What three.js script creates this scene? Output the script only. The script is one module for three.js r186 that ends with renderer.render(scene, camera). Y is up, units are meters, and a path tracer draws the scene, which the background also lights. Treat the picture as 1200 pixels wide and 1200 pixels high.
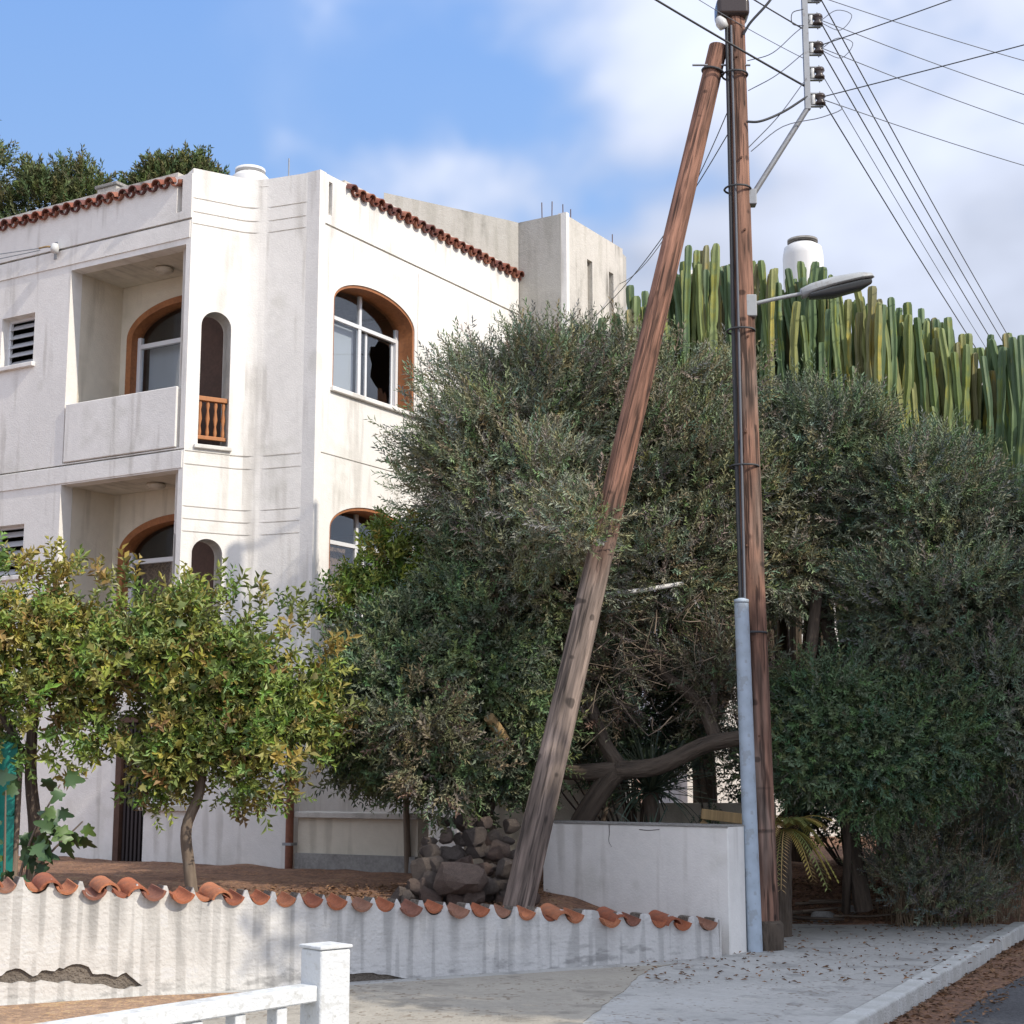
import * as THREE from 'three';
import { mergeGeometries, toCreasedNormals } from 'three/addons/utils/BufferGeometryUtils.js';
import { RoundedBoxGeometry } from 'three/addons/geometries/RoundedBoxGeometry.js';

// ------------------------------------------------------------------ camera, sky, sun, exposure
const scene = new THREE.Scene();
const camera = new THREE.PerspectiveCamera(35.93, 1, 0.1, 2000);
camera.position.set(0, 1.6, 0);
camera.rotation.x = Math.atan(305 / 1850);
scene.add(camera);
const renderer = new THREE.WebGLRenderer({ antialias: true });
renderer.toneMapping = THREE.LinearToneMapping;
renderer.toneMappingExposure = 1.17;
renderer.shadowMap.enabled = true;

const SUN = new THREE.Vector3(0.602, 0.62, 0.467).normalize();
const sun = new THREE.DirectionalLight(new THREE.Color(1, 0.92, 0.80), 3.25);
sun.position.copy(SUN).multiplyScalar(60); sun.target.position.set(0, 0, -16);
sun.position.add(sun.target.position);
sun.castShadow = true; sun.shadow.mapSize.set(4096, 4096);
Object.assign(sun.shadow.camera, { left: -25, right: 25, top: 25, bottom: -25, near: 1, far: 160 });
scene.add(sun, sun.target);

// ------------------------------------------------------------------ small maths
function mulberry(a) { return () => { a |= 0; a = a + 0x6D2B79F5 | 0; let t = Math.imul(a ^ a >>> 15, 1 | a); t = t + Math.imul(t ^ t >>> 7, 61 | t) ^ t; return ((t ^ t >>> 14) >>> 0) / 4294967296; }; }
let rnd = mulberry(7);
const R = (a, b) => a + (b - a) * rnd();
const G = () => (rnd() + rnd() + rnd() + rnd() - 2) * 0.86;
const cl = (x, a = 0, b = 1) => Math.min(b, Math.max(a, x));
const sm = (a, b, x) => { const t = cl((x - a) / (b - a)); return t * t * (3 - 2 * t); };
const mix = (a, b, t) => a + (b - a) * t;
function h3(x, y, z) { let n = Math.imul(x, 374761393) + Math.imul(y, 668265263) + Math.imul(z, 2147483647 - 1274126177); n = Math.imul(n ^ n >>> 13, 1274126177); return ((n ^ n >>> 16) >>> 0) / 4294967296; }
function vn(x, y, z) {
  const i = Math.floor(x), j = Math.floor(y), k = Math.floor(z), f = x - i, g = y - j, h = z - k;
  const u = f * f * (3 - 2 * f), v = g * g * (3 - 2 * g), w = h * h * (3 - 2 * h);
  const a = mix(mix(h3(i, j, k), h3(i + 1, j, k), u), mix(h3(i, j + 1, k), h3(i + 1, j + 1, k), u), v);
  const b = mix(mix(h3(i, j, k + 1), h3(i + 1, j, k + 1), u), mix(h3(i, j + 1, k + 1), h3(i + 1, j + 1, k + 1), u), v);
  return mix(a, b, w);
}
function fbm(x, y, z, o = 5) { let s = 0, a = 0.5, t = 0; for (let i = 0; i < o; i++) { s += a * vn(x, y, z); t += a; a *= 0.5; x = x * 2.03 + 11.3; y = y * 2.03 + 4.7; z = z * 2.03 + 7.9; } return s / t; }
function pn(u, v, p, seed) { // periodic value noise, u and v in 0..1, p cells
  const x = u * p, y = v * p, i = Math.floor(x), j = Math.floor(y), f = x - i, g = y - j;
  const a = (i) => ((i % p) + p) % p, uu = f * f * (3 - 2 * f), vv = g * g * (3 - 2 * g);
  return mix(mix(h3(a(i), a(j), seed), h3(a(i + 1), a(j), seed), uu), mix(h3(a(i), a(j + 1), seed), h3(a(i + 1), a(j + 1), seed), uu), vv);
}
function pf(u, v, p, o, seed) { let s = 0, a = 0.5, t = 0; for (let i = 0; i < o; i++) { s += a * pn(u, v, p, seed + i * 17); t += a; a *= 0.55; p *= 2; } return s / t; }

function pn2(u, v, p, r, seed) { // periodic value noise with different cell counts along u and v
  const x = u * p, y = v * r, i = Math.floor(x), j = Math.floor(y), f = x - i, g = y - j, a = (i) => ((i % p) + p) % p, b = (j) => ((j % r) + r) % r, uu = f * f * (3 - 2 * f), vv = g * g * (3 - 2 * g);
  return mix(mix(h3(a(i), b(j), seed), h3(a(i + 1), b(j), seed), uu), mix(h3(a(i), b(j + 1), seed), h3(a(i + 1), b(j + 1), seed), uu), vv);
}
function pf2(u, v, p, r, o, seed) { let s = 0, a = 0.5, t = 0; for (let i = 0; i < o; i++) { s += a * pn2(u, v, p, r, seed + i * 17); t += a; a *= 0.55; p *= 2; r *= 2; } return s / t; }

// ------------------------------------------------------------------ the sky: pale blue with broken cloud
{
  const W = 1536, H = 768, d = new Float32Array(W * H * 4);
  for (let y = 0; y < H; y++) for (let x = 0; x < W; x++) {
    const el = ((y + 0.5) / H - 0.5) * Math.PI, ph = ((x + 0.5) / W - 0.5) * 2 * Math.PI;
    const dx = Math.cos(el) * Math.cos(ph), dy = Math.sin(el), dz = Math.cos(el) * Math.sin(ph);
    const e = Math.max(0, dy);
    let r = mix(0.40, 0.13, sm(0.0, 0.75, e)), g = mix(0.58, 0.31, sm(0.0, 0.75, e)), b = mix(0.84, 0.74, sm(0.0, 0.8, e));
    // broken cloud, thinning towards the upper left
    const q = 1 / (e + 0.22), wx = dx * q, wz = dz * q;
    const warp = fbm(wx * 1.1 + 3, wz * 1.1, 1.7, 4) - 0.5;
    const n1 = fbm(wx * 1.7 + warp * 1.6 + 20.2, wz * 1.7 + warp * 1.2 + 8.4, 3.1, 6);
    const n2 = fbm(wx * 5.2 + warp * 2 + 2.0, wz * 4.4 + 1.2, 9.1, 5);
    const broad = fbm(dx * 1.6 + 4.4, dy * 2.2 + 1.0, dz * 1.6 + 2.2, 3);
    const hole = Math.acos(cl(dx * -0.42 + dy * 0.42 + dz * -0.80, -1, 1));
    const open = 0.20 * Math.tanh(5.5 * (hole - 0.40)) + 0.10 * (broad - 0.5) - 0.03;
    const n3 = fbm(wx * 13 + warp * 5, wz * 10 + warp * 3, 5.5, 4);
    let c = sm(0.44, 0.60, n1 * 0.54 + n2 * 0.32 + n3 * 0.14 + open);
    c = 0.93 * c + 0.12 * sm(0.45, 0.85, n2) * (1 - c);
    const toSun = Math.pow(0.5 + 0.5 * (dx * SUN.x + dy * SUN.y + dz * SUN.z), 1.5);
    const lit = (0.72 + 0.50 * (n2 - 0.5) + 0.22 * (n3 - 0.5) - 0.14 * sm(0.55, 0.85, n1 + open * 0.6)) * (0.86 + 1.05 * toSun);  // sky out of view made cloudier, and brighter sunward, to lift the shade
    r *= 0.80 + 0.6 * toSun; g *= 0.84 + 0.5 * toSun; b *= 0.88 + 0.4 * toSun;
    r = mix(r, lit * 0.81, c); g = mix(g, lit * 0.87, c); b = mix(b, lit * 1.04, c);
    if (dy < 0) { const t = sm(0, -0.12, dy); r = mix(r, 0.16, t); g = mix(g, 0.15, t); b = mix(b, 0.13, t); }
    const o = (y * W + x) * 4; d[o] = r; d[o + 1] = g; d[o + 2] = b; d[o + 3] = 1;
  }
  const t = new THREE.DataTexture(d, W, H, THREE.RGBAFormat, THREE.FloatType);
  t.mapping = THREE.EquirectangularReflectionMapping; t.magFilter = t.minFilter = THREE.LinearFilter; t.wrapS = THREE.RepeatWrapping; t.needsUpdate = true;
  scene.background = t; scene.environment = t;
}

// ------------------------------------------------------------------ textures and materials
const srgb = (v) => v <= 0.0031308 ? v * 12.92 : 1.055 * Math.pow(v, 1 / 2.4) - 0.055;
function colTex(w, h, fn, sx, sy = sx) { // fn(u,v) -> linear rgb; sx, sy: metres that one repeat covers
  const d = new Uint8Array(w * h * 4);
  for (let y = 0; y < h; y++) for (let x = 0; x < w; x++) {
    const c = fn((x + 0.5) / w, (y + 0.5) / h), o = (y * w + x) * 4;
    for (let k = 0; k < 3; k++) d[o + k] = cl(Math.round(srgb(cl(c[k])) * 255), 0, 255);
    d[o + 3] = 255;
  }
  return fin(new THREE.DataTexture(d, w, h), sx, sy, true);
}
function greyTex(w, h, fn, sx, sy = sx) {
  const d = new Uint8Array(w * h * 4);
  for (let y = 0; y < h; y++) for (let x = 0; x < w; x++) { const v = cl(fn((x + 0.5) / w, (y + 0.5) / h)) * 255, o = (y * w + x) * 4; d[o] = d[o + 1] = d[o + 2] = v; d[o + 3] = 255; }
  return fin(new THREE.DataTexture(d, w, h), sx, sy, false);
}
function fin(t, sx, sy, color) { t.wrapS = t.wrapT = THREE.RepeatWrapping; t.repeat.set(1 / sx, 1 / sy); t.magFilter = THREE.LinearFilter; t.minFilter = THREE.LinearMipmapLinearFilter; t.generateMipmaps = true; if (color) t.colorSpace = THREE.SRGBColorSpace; t.needsUpdate = true; return t; }
const lin = (r, g, b) => new THREE.Color().setRGB(r, g, b);
function std(c, rough = 0.9, extra = {}) { return new THREE.MeshStandardMaterial({ color: c, roughness: rough, side: THREE.DoubleSide, ...extra }); }

const stuccoBump = greyTex(512, 512, (u, v) => pf(u, v, 70, 3, 5), 0.9);
const stuccoCol = colTex(1024, 1024, (u, v) => {
  const big = pf(u, v, 4, 4, 11), fine = pf(u, v, 64, 3, 21);
  const streak = sm(0.58, 0.8, pf2(u, v, 48, 5, 3, 31) * 0.7 + pf(u, v, 5, 3, 37) * 0.35);
  const blot = sm(0.6, 0.78, pf(u, v, 9, 5, 41));
  const k = 0.97 + 0.10 * (fine - 0.5) - 0.05 * sm(0.45, 0.75, big) - 0.19 * streak - 0.11 * blot;
  return [k, k * (0.995 - 0.012 * streak), k * (0.985 - 0.03 * streak - 0.02 * blot)];
}, 5);
const M = {};
M.white = std(lin(0.85, 0.825, 0.78), 0.95, { map: stuccoCol, bumpMap: stuccoBump, bumpScale: 0.0022 });
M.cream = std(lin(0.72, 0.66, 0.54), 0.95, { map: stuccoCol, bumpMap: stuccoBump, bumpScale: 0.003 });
const dirtyCol = colTex(1024, 1024, (u, v) => {
  const streak = sm(0.42, 0.75, pf2(u, v, 40, 4, 4, 51)), blot = sm(0.4, 0.75, pf(u, v, 7, 5, 61)), fine = pf(u, v, 80, 2, 71);
  const k = 0.98 - 0.30 * streak * (0.4 + blot) - 0.16 * blot + 0.12 * (fine - 0.5);
  return [k, k * 0.985, k * (0.955 - 0.02 * streak)];
}, 4);
M.dirty = std(lin(0.60, 0.575, 0.53), 0.95, { map: dirtyCol, bumpMap: stuccoBump, bumpScale: 0.004 });
const graniteCol = colTex(512, 512, (u, v) => { const a = pf(u, v, 8, 5, 81), b = pf(u, v, 90, 2, 91); const k = 0.8 + 0.5 * (a - 0.5) + 0.35 * (b - 0.5); return [k, k * 0.99, k * 0.97]; }, 2.2);
M.concrete = std(lin(0.36, 0.35, 0.33), 0.95, { map: graniteCol, bumpMap: stuccoBump, bumpScale: 0.004 });
M.core = std(lin(0.20, 0.17, 0.14), 1, { map: graniteCol, bumpMap: stuccoBump, bumpScale: 0.02 });
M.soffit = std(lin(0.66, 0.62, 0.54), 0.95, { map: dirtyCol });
M.trim = std(lin(0.42, 0.165, 0.06), 0.6, { map: graniteCol });
M.trimDark = std(lin(0.27, 0.10, 0.055), 0.65, { map: graniteCol });
M.shutter = std(lin(0.10, 0.052, 0.035), 0.7, { map: graniteCol });
M.weathered = std(lin(0.46, 0.445, 0.415), 0.95, { map: dirtyCol, bumpMap: stuccoBump, bumpScale: 0.004 });
M.alu = std(lin(0.74, 0.75, 0.76), 0.4);
M.glass = new THREE.MeshPhysicalMaterial({ color: lin(0.9, 0.93, 0.95), roughness: 0.04, transmission: 1, thickness: 0, ior: 1.5, side: THREE.DoubleSide });
M.blind = std(lin(0.46, 0.46, 0.47), 0.8);
M.lace = std(lin(0.26, 0.16, 0.10), 0.95, { map: colTex(256, 256, (u, v) => { const k = pn(u, v, 40, 3) > 0.45 ? 1 : 0.45; const j = k * (0.7 + 0.6 * pf(u, v, 12, 2, 9)); return [j, j, j]; }, 0.8) });
M.dark = std(lin(0.05, 0.04, 0.035), 0.95);
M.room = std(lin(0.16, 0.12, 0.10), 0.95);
M.wood = std(lin(0.42, 0.17, 0.06), 0.6, { map: colTex(128, 512, (u, v) => { const k = 0.75 + 0.5 * pf2(u, v, 24, 4, 3, 13); return [k, k, k]; }, 0.25, 1) });
const tileCol = colTex(256, 256, (u, v) => { const a = pf(u, v, 5, 4, 101), b = pf(u, v, 40, 2, 111), l = sm(0.55, 0.75, pf(u, v, 9, 4, 121)); const k = 0.85 + 0.5 * (a - 0.5) + 0.3 * (b - 0.5); return [mix(k, 0.62, l * 0.6), mix(k, 0.75, l * 0.6), mix(k, 0.9, l * 0.6)]; }, 0.5);
M.tiles = [[0.42, 0.135, 0.06], [0.34, 0.11, 0.055], [0.46, 0.17, 0.08], [0.27, 0.11, 0.07], [0.33, 0.16, 0.10]].map((c) => std(lin(...c), 0.85, { map: tileCol, bumpMap: stuccoBump, bumpScale: 0.004 }));
M.roofTiles = [[0.30, 0.095, 0.055], [0.22, 0.075, 0.05], [0.36, 0.14, 0.085], [0.19, 0.075, 0.06]].map((c) => std(lin(...c), 0.85, { map: tileCol }));
const poleMap = (seed, weather) => colTex(256, 2048, (u, v) => { // v runs the 10 m of the pole, u once round
  const g = pf2(u, v, 22, 26, 4, seed), c = sm(0.58, 0.68, pf2(u, v, 26, 20, 3, seed + 9)), kn = sm(0.86, 0.93, pn2(u, v, 7, 74, seed + 60)), p = pf2(u, v, 3, 22, 4, seed + 20), w = weather ? sm(0.44, 0.34, v + 0.10 * (pf2(u, v, 5, 20, 4, seed + 30) - 0.5)) : sm(0.45, 0.75, pf2(u, v, 3, 9, 4, seed + 40)) * 0.7;
  const k = (0.50 + 1.1 * (g - 0.42)) * (1 - 0.6 * c) * (1 - 0.6 * kn) * (0.50 + 1.0 * p);
  return [k * mix(1.0, 0.78, w), k * mix(0.56, 0.66, w), k * mix(0.40, 0.58, w)];
}, 0.85, 10);
const poleBump = greyTex(256, 2048, (u, v) => pf2(u, v, 22, 26, 4, 131) - 0.5 * sm(0.58, 0.68, pf2(u, v, 26, 20, 3, 140)), 0.85, 10);
M.pole = std(lin(0.39, 0.37, 0.35), 0.9, { map: poleMap(131, false), bumpMap: poleBump, bumpScale: 0.012 });
M.stay = std(lin(0.44, 0.40, 0.375), 0.9, { map: poleMap(431, true), bumpMap: poleBump, bumpScale: 0.012 });
const galvCol = colTex(256, 256, (u, v) => { const a = pf(u, v, 8, 4, 171), b = sm(0.6, 0.72, pf(u, v, 14, 4, 181)); const k = 0.9 + 0.25 * (a - 0.5); return [mix(k, 0.62, b * 0.5), mix(k, 0.55, b * 0.5), mix(k, 0.5, b * 0.5)]; }, 0.7);
M.pipe = std(lin(0.46, 0.54, 0.62), 0.6, { map: galvCol, metalness: 0.1 });
M.galv = std(lin(0.34, 0.35, 0.36), 0.5, { map: galvCol, metalness: 0.5 });
M.cable = std(lin(0.045, 0.047, 0.05), 0.6);
M.cableGrey = std(lin(0.14, 0.15, 0.17), 0.6);
M.porcelain = std(lin(0.62, 0.62, 0.6), 0.25);
M.brownPorcelain = std(lin(0.05, 0.035, 0.03), 0.25);
M.rust = std(lin(0.16, 0.08, 0.05), 0.85, { map: graniteCol });
M.lampBody = std(lin(0.40, 0.42, 0.43), 0.5, { map: galvCol });
M.lampLens = std(lin(0.06, 0.065, 0.07), 0.25);
M.tank = std(lin(0.78, 0.78, 0.77), 0.5, { map: stuccoCol });
M.tarp = std(lin(0.01, 0.20, 0.16), 0.6, { bumpMap: stuccoBump, bumpScale: 0.002 });
M.gate = std(lin(0.035, 0.026, 0.026), 0.6);
M.gateFrame = std(lin(0.11, 0.055, 0.035), 0.7, { map: graniteCol });
M.fence = std(lin(0.62, 0.63, 0.62), 0.85, { map: colTex(512, 512, (u, v) => { const a = pf(u, v, 6, 5, 371), b = sm(0.60, 0.68, pf(u, v, 14, 5, 381)), c = sm(0.66, 0.72, pf(u, v, 30, 3, 391)); const k = 1.0 + 0.2 * (a - 0.5); return [k * (1 - 0.16 * b - 0.12 * c), k * (1 - 0.17 * b - 0.13 * c), k * (1 - 0.19 * b - 0.15 * c)]; }, 0.9), bumpMap: stuccoBump, bumpScale: 0.003 });
const barkCol = colTex(256, 512, (u, v) => { const g = pf2(u, v, 16, 5, 5, 191), k = 0.5 + 1.0 * (g - 0.2); return [k, k * 0.94, k * 0.86]; }, 0.6, 1.2);
M.bark = std(lin(0.115, 0.092, 0.074), 0.95, { map: barkCol, bumpMap: greyTex(256, 512, (u, v) => pf2(u, v, 16, 5, 5, 191), 0.6, 1.2), bumpScale: 0.03 });
M.barkPale = std(lin(0.22, 0.18, 0.145), 0.95, { map: barkCol });
M.plank = std(lin(0.40, 0.27, 0.13), 0.85, { map: colTex(128, 512, (u, v) => { const k = 0.7 + 0.6 * (pf2(u, v, 24, 4, 3, 15) - 0.3); return [k, k, k * 0.95]; }, 0.3, 1) });
M.rocks = [[0.24, 0.195, 0.165], [0.18, 0.145, 0.125], [0.29, 0.215, 0.175], [0.22, 0.15, 0.12]].map((c) => std(lin(...c), 0.95, { map: graniteCol, bumpMap: stuccoBump, bumpScale: 0.02 }));
const soilCol = colTex(1024, 1024, (u, v) => {
  const a = pf(u, v, 6, 5, 201), b = pf(u, v, 70, 3, 211), l = sm(0.6, 0.7, pn(u, v, 170, 221) * 0.6 + pf(u, v, 20, 3, 231) * 0.45);
  const k = 0.6 + 0.7 * (a - 0.35) + 0.6 * (b - 0.5); return [k * mix(1, 1.5, l), k * mix(0.78, 1.1, l), k * mix(0.62, 0.72, l)];
}, 2.6);
M.soil = std(lin(0.29, 0.20, 0.155), 1, { map: soilCol, bumpMap: greyTex(512, 512, (u, v) => pf(u, v, 40, 4, 211), 1.3), bumpScale: 0.03 });
M.dust = std(lin(0.48, 0.40, 0.32), 1, { map: soilCol, bumpMap: stuccoBump, bumpScale: 0.01 });
const asphaltCol = colTex(1024, 1024, (u, v) => { const a = pf(u, v, 5, 5, 241), b = pn(u, v, 300, 251), c = pf(u, v, 130, 2, 253); const k = 0.75 + 0.5 * (a - 0.5) + 0.55 * (b - 0.5) + 0.4 * (c - 0.5); return [k, k, k * 1.02]; }, 3);
M.asphalt = std(lin(0.105, 0.105, 0.108), 0.95, { map: asphaltCol, bumpMap: greyTex(512, 512, (u, v) => pn(u, v, 200, 251), 1.6), bumpScale: 0.006 });
const paveCol = colTex(1024, 1024, (u, v) => {
  const a = pf(u, v, 5, 5, 261), b = pf(u, v, 90, 3, 271), s = sm(0.58, 0.7, pf(u, v, 12, 5, 281)), d = sm(0.70, 0.78, pn(u, v, 120, 291) * 0.6 + pf(u, v, 14, 3, 295) * 0.42);
  const k = 0.92 + 0.36 * (a - 0.5) + 0.22 * (b - 0.5) - 0.22 * s; return [mix(k, 0.42, d * 0.7), mix(k * 0.985, 0.34, d * 0.7), mix(k * 0.955, 0.27, d * 0.7)];
}, 3.4);
M.pave = std(lin(0.47, 0.47, 0.455), 0.95, { map: paveCol, bumpMap: stuccoBump, bumpScale: 0.006 });
M.drive = std(lin(0.40, 0.37, 0.315), 0.95, { map: paveCol, bumpMap: stuccoBump, bumpScale: 0.006 });
M.kerb = std(lin(0.56, 0.57, 0.56), 0.9, { map: dirtyCol, bumpMap: stuccoBump, bumpScale: 0.008 });

// ------------------------------------------------------------------ geometry and object helpers
const taken = new Map();
function numbered(n) { const k = taken.get(n) || 0; taken.set(n, k + 1); return k ? n + '_' + String(k).padStart(3, '0') : n; }
function boxUV(g) { // uv in metres by the dominant axis of each face
  g = g.index ? g.toNonIndexed() : g;
  const p = g.attributes.position, uv = new Float32Array(p.count * 2), a = new THREE.Vector3(), b = new THREE.Vector3(), c = new THREE.Vector3();
  for (let i = 0; i < p.count; i += 3) {
    a.fromBufferAttribute(p, i); b.fromBufferAttribute(p, i + 1); c.fromBufferAttribute(p, i + 2);
    const n = b.clone().sub(a).cross(c.clone().sub(a)), ax = Math.abs(n.x), ay = Math.abs(n.y), az = Math.abs(n.z);
    [a, b, c].forEach((q, k) => { const o = (i + k) * 2; if (ay >= ax && ay >= az) { uv[o] = q.x; uv[o + 1] = q.z; } else if (ax >= az) { uv[o] = q.z; uv[o + 1] = q.y; } else { uv[o] = q.x; uv[o + 1] = q.y; } });
  }
  g.setAttribute('uv', new THREE.BufferAttribute(uv, 2));
  return g;
}
function clean(g) { if (g.index) g = g.toNonIndexed(); for (const k of Object.keys(g.attributes)) if (!['position', 'normal', 'uv'].includes(k)) g.deleteAttribute(k); if (!g.attributes.uv) g = boxUV(g); g.clearGroups(); return g; }
function join(list) { return list.length === 1 ? list[0] : mergeGeometries(list.map(clean)); }
function obj(name, geo, mat, parent) { const g = Array.isArray(geo) ? join(geo) : geo; const m = new THREE.Mesh(g, mat); m.castShadow = m.receiveShadow = true; m.name = parent ? name : numbered(name); (parent || scene).add(m); return m; }
function tag(o, label, category, group) { o.userData.label = label; o.userData.category = category; if (group) o.userData.group = group; return o; }
function thing(name, label, category, pos = [0, 0, 0], turn = 0, group) { const o = new THREE.Group(); o.name = numbered(name); o.position.set(...pos); o.rotation.y = turn; scene.add(o); return tag(o, label, category, group); }
function struct(name, geo, mat) { const m = obj(name, geo, mat); m.userData.kind = 'structure'; return m; }
function box(x0, x1, y0, y1, z0, z1) { const g = new THREE.BoxGeometry(x1 - x0, y1 - y0, z1 - z0); g.translate((x0 + x1) / 2, (y0 + y1) / 2, (z0 + z1) / 2); return boxUV(g); }
function rbox(x0, x1, y0, y1, z0, z1, r = 0.01) { const g = new RoundedBoxGeometry(x1 - x0, y1 - y0, z1 - z0, 2, r); g.translate((x0 + x1) / 2, (y0 + y1) / 2, (z0 + z1) / 2); return boxUV(g); }
function poly(pts) { const s = new THREE.Shape(); pts.forEach(([x, y], i) => i ? s.lineTo(x, y) : s.moveTo(x, y)); return s; }
function rect(x0, x1, y0, y1) { return poly([[x0, y0], [x1, y0], [x1, y1], [x0, y1]]); }
function archPts(x0, x1, y0, ys, rise, n = 20) { const p = [[x0, y0], [x0, ys]], c = (x0 + x1) / 2, r = (x1 - x0) / 2; for (let i = 1; i < n; i++) { const a = Math.PI * (1 - i / n); p.push([c + r * Math.cos(a), ys + rise * Math.sin(a)]); } p.push([x1, ys], [x1, y0]); return p; }
function ext(shape, depth, holes = [], bevel = 0) { for (const h of holes) shape.holes.push(new THREE.Path(h.map(([x, y]) => new THREE.Vector2(x, y)))); return new THREE.ExtrudeGeometry(shape, { depth, bevelEnabled: bevel > 0, bevelSize: bevel, bevelThickness: bevel, bevelSegments: 1, curveSegments: 8 }); }
function tube(pts, r0, r1, seg = 8, steps = 0, closed = true) { // tapered tube through points, uv in metres
  const v = pts.map((p) => new THREE.Vector3(...p)), curve = v.length > 2 ? new THREE.CatmullRomCurve3(v) : new THREE.LineCurve3(v[0], v[1]);
  const n = steps || (v.length > 2 ? v.length * 4 : 1), pos = [], uv = [], idx = [], L = curve.getLength();
  let up = new THREE.Vector3(0, 1, 0);
  const t0 = curve.getTangent(0); if (Math.abs(t0.y) > 0.9) up.set(1, 0, 0);
  const nrm = [];
  for (let i = 0; i <= n; i++) {
    const t = i / n, p = curve.getPoint(t), d = curve.getTangent(t).normalize();
    const a = up.clone().addScaledVector(d, -up.dot(d)).normalize(), b = d.clone().cross(a); up = a;
    const r = typeof r1 === 'function' ? r1(t) : mix(r0, r1, t);
    for (let k = 0; k <= seg; k++) { const w = k / seg * Math.PI * 2, c = Math.cos(w), s = Math.sin(w); const nx = a.x * c + b.x * s, ny = a.y * c + b.y * s, nz = a.z * c + b.z * s; pos.push(p.x + nx * r, p.y + ny * r, p.z + nz * r); nrm.push(nx, ny, nz); uv.push(k / seg * 2 * Math.PI * Math.max(r0, 0.03), t * L); }
  }
  for (let i = 0; i < n; i++) for (let k = 0; k < seg; k++) { const q = i * (seg + 1) + k; idx.push(q, q + 1, q + seg + 1, q + 1, q + seg + 2, q + seg + 1); }
  if (closed) for (const [e, f] of [[0, 1], [n, 0]]) { const p = curve.getPoint(e / n), c = pos.length / 3, d = curve.getTangent(e / n).multiplyScalar(f ? -1 : 1); pos.push(p.x, p.y, p.z); nrm.push(d.x, d.y, d.z); uv.push(0, 0); for (let k = 0; k <= seg; k++) { const o = (e * (seg + 1) + k) * 3; pos.push(pos[o], pos[o + 1], pos[o + 2]); nrm.push(d.x, d.y, d.z); uv.push(k * 0.02, 0.02); } for (let k = 0; k < seg; k++) f ? idx.push(c, c + k + 2, c + k + 1) : idx.push(c, c + k + 1, c + k + 2); }
  const g = new THREE.BufferGeometry(); g.setAttribute('position', new THREE.Float32BufferAttribute(pos, 3)); g.setAttribute('normal', new THREE.Float32BufferAttribute(nrm, 3)); g.setAttribute('uv', new THREE.Float32BufferAttribute(uv, 2)); g.setIndex(idx);
  return g.toNonIndexed();
}
function lathe(pts, seg = 16) { return new THREE.LatheGeometry(pts.map(([r, y]) => new THREE.Vector2(r, y)), seg); }
function barrel(r, L, th, a0, a1, seg = 9) { // arc shell along z from 0 to L
  const p = []; for (let i = 0; i <= seg; i++) { const a = mix(a0, a1, i / seg); p.push([r * Math.cos(a), r * Math.sin(a)]); } for (let i = seg; i >= 0; i--) { const a = mix(a0, a1, i / seg); p.push([(r - th) * Math.cos(a), (r - th) * Math.sin(a)]); }
  return toCreasedNormals(boxUV(ext(poly(p), L)), 0.6);
}

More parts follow.
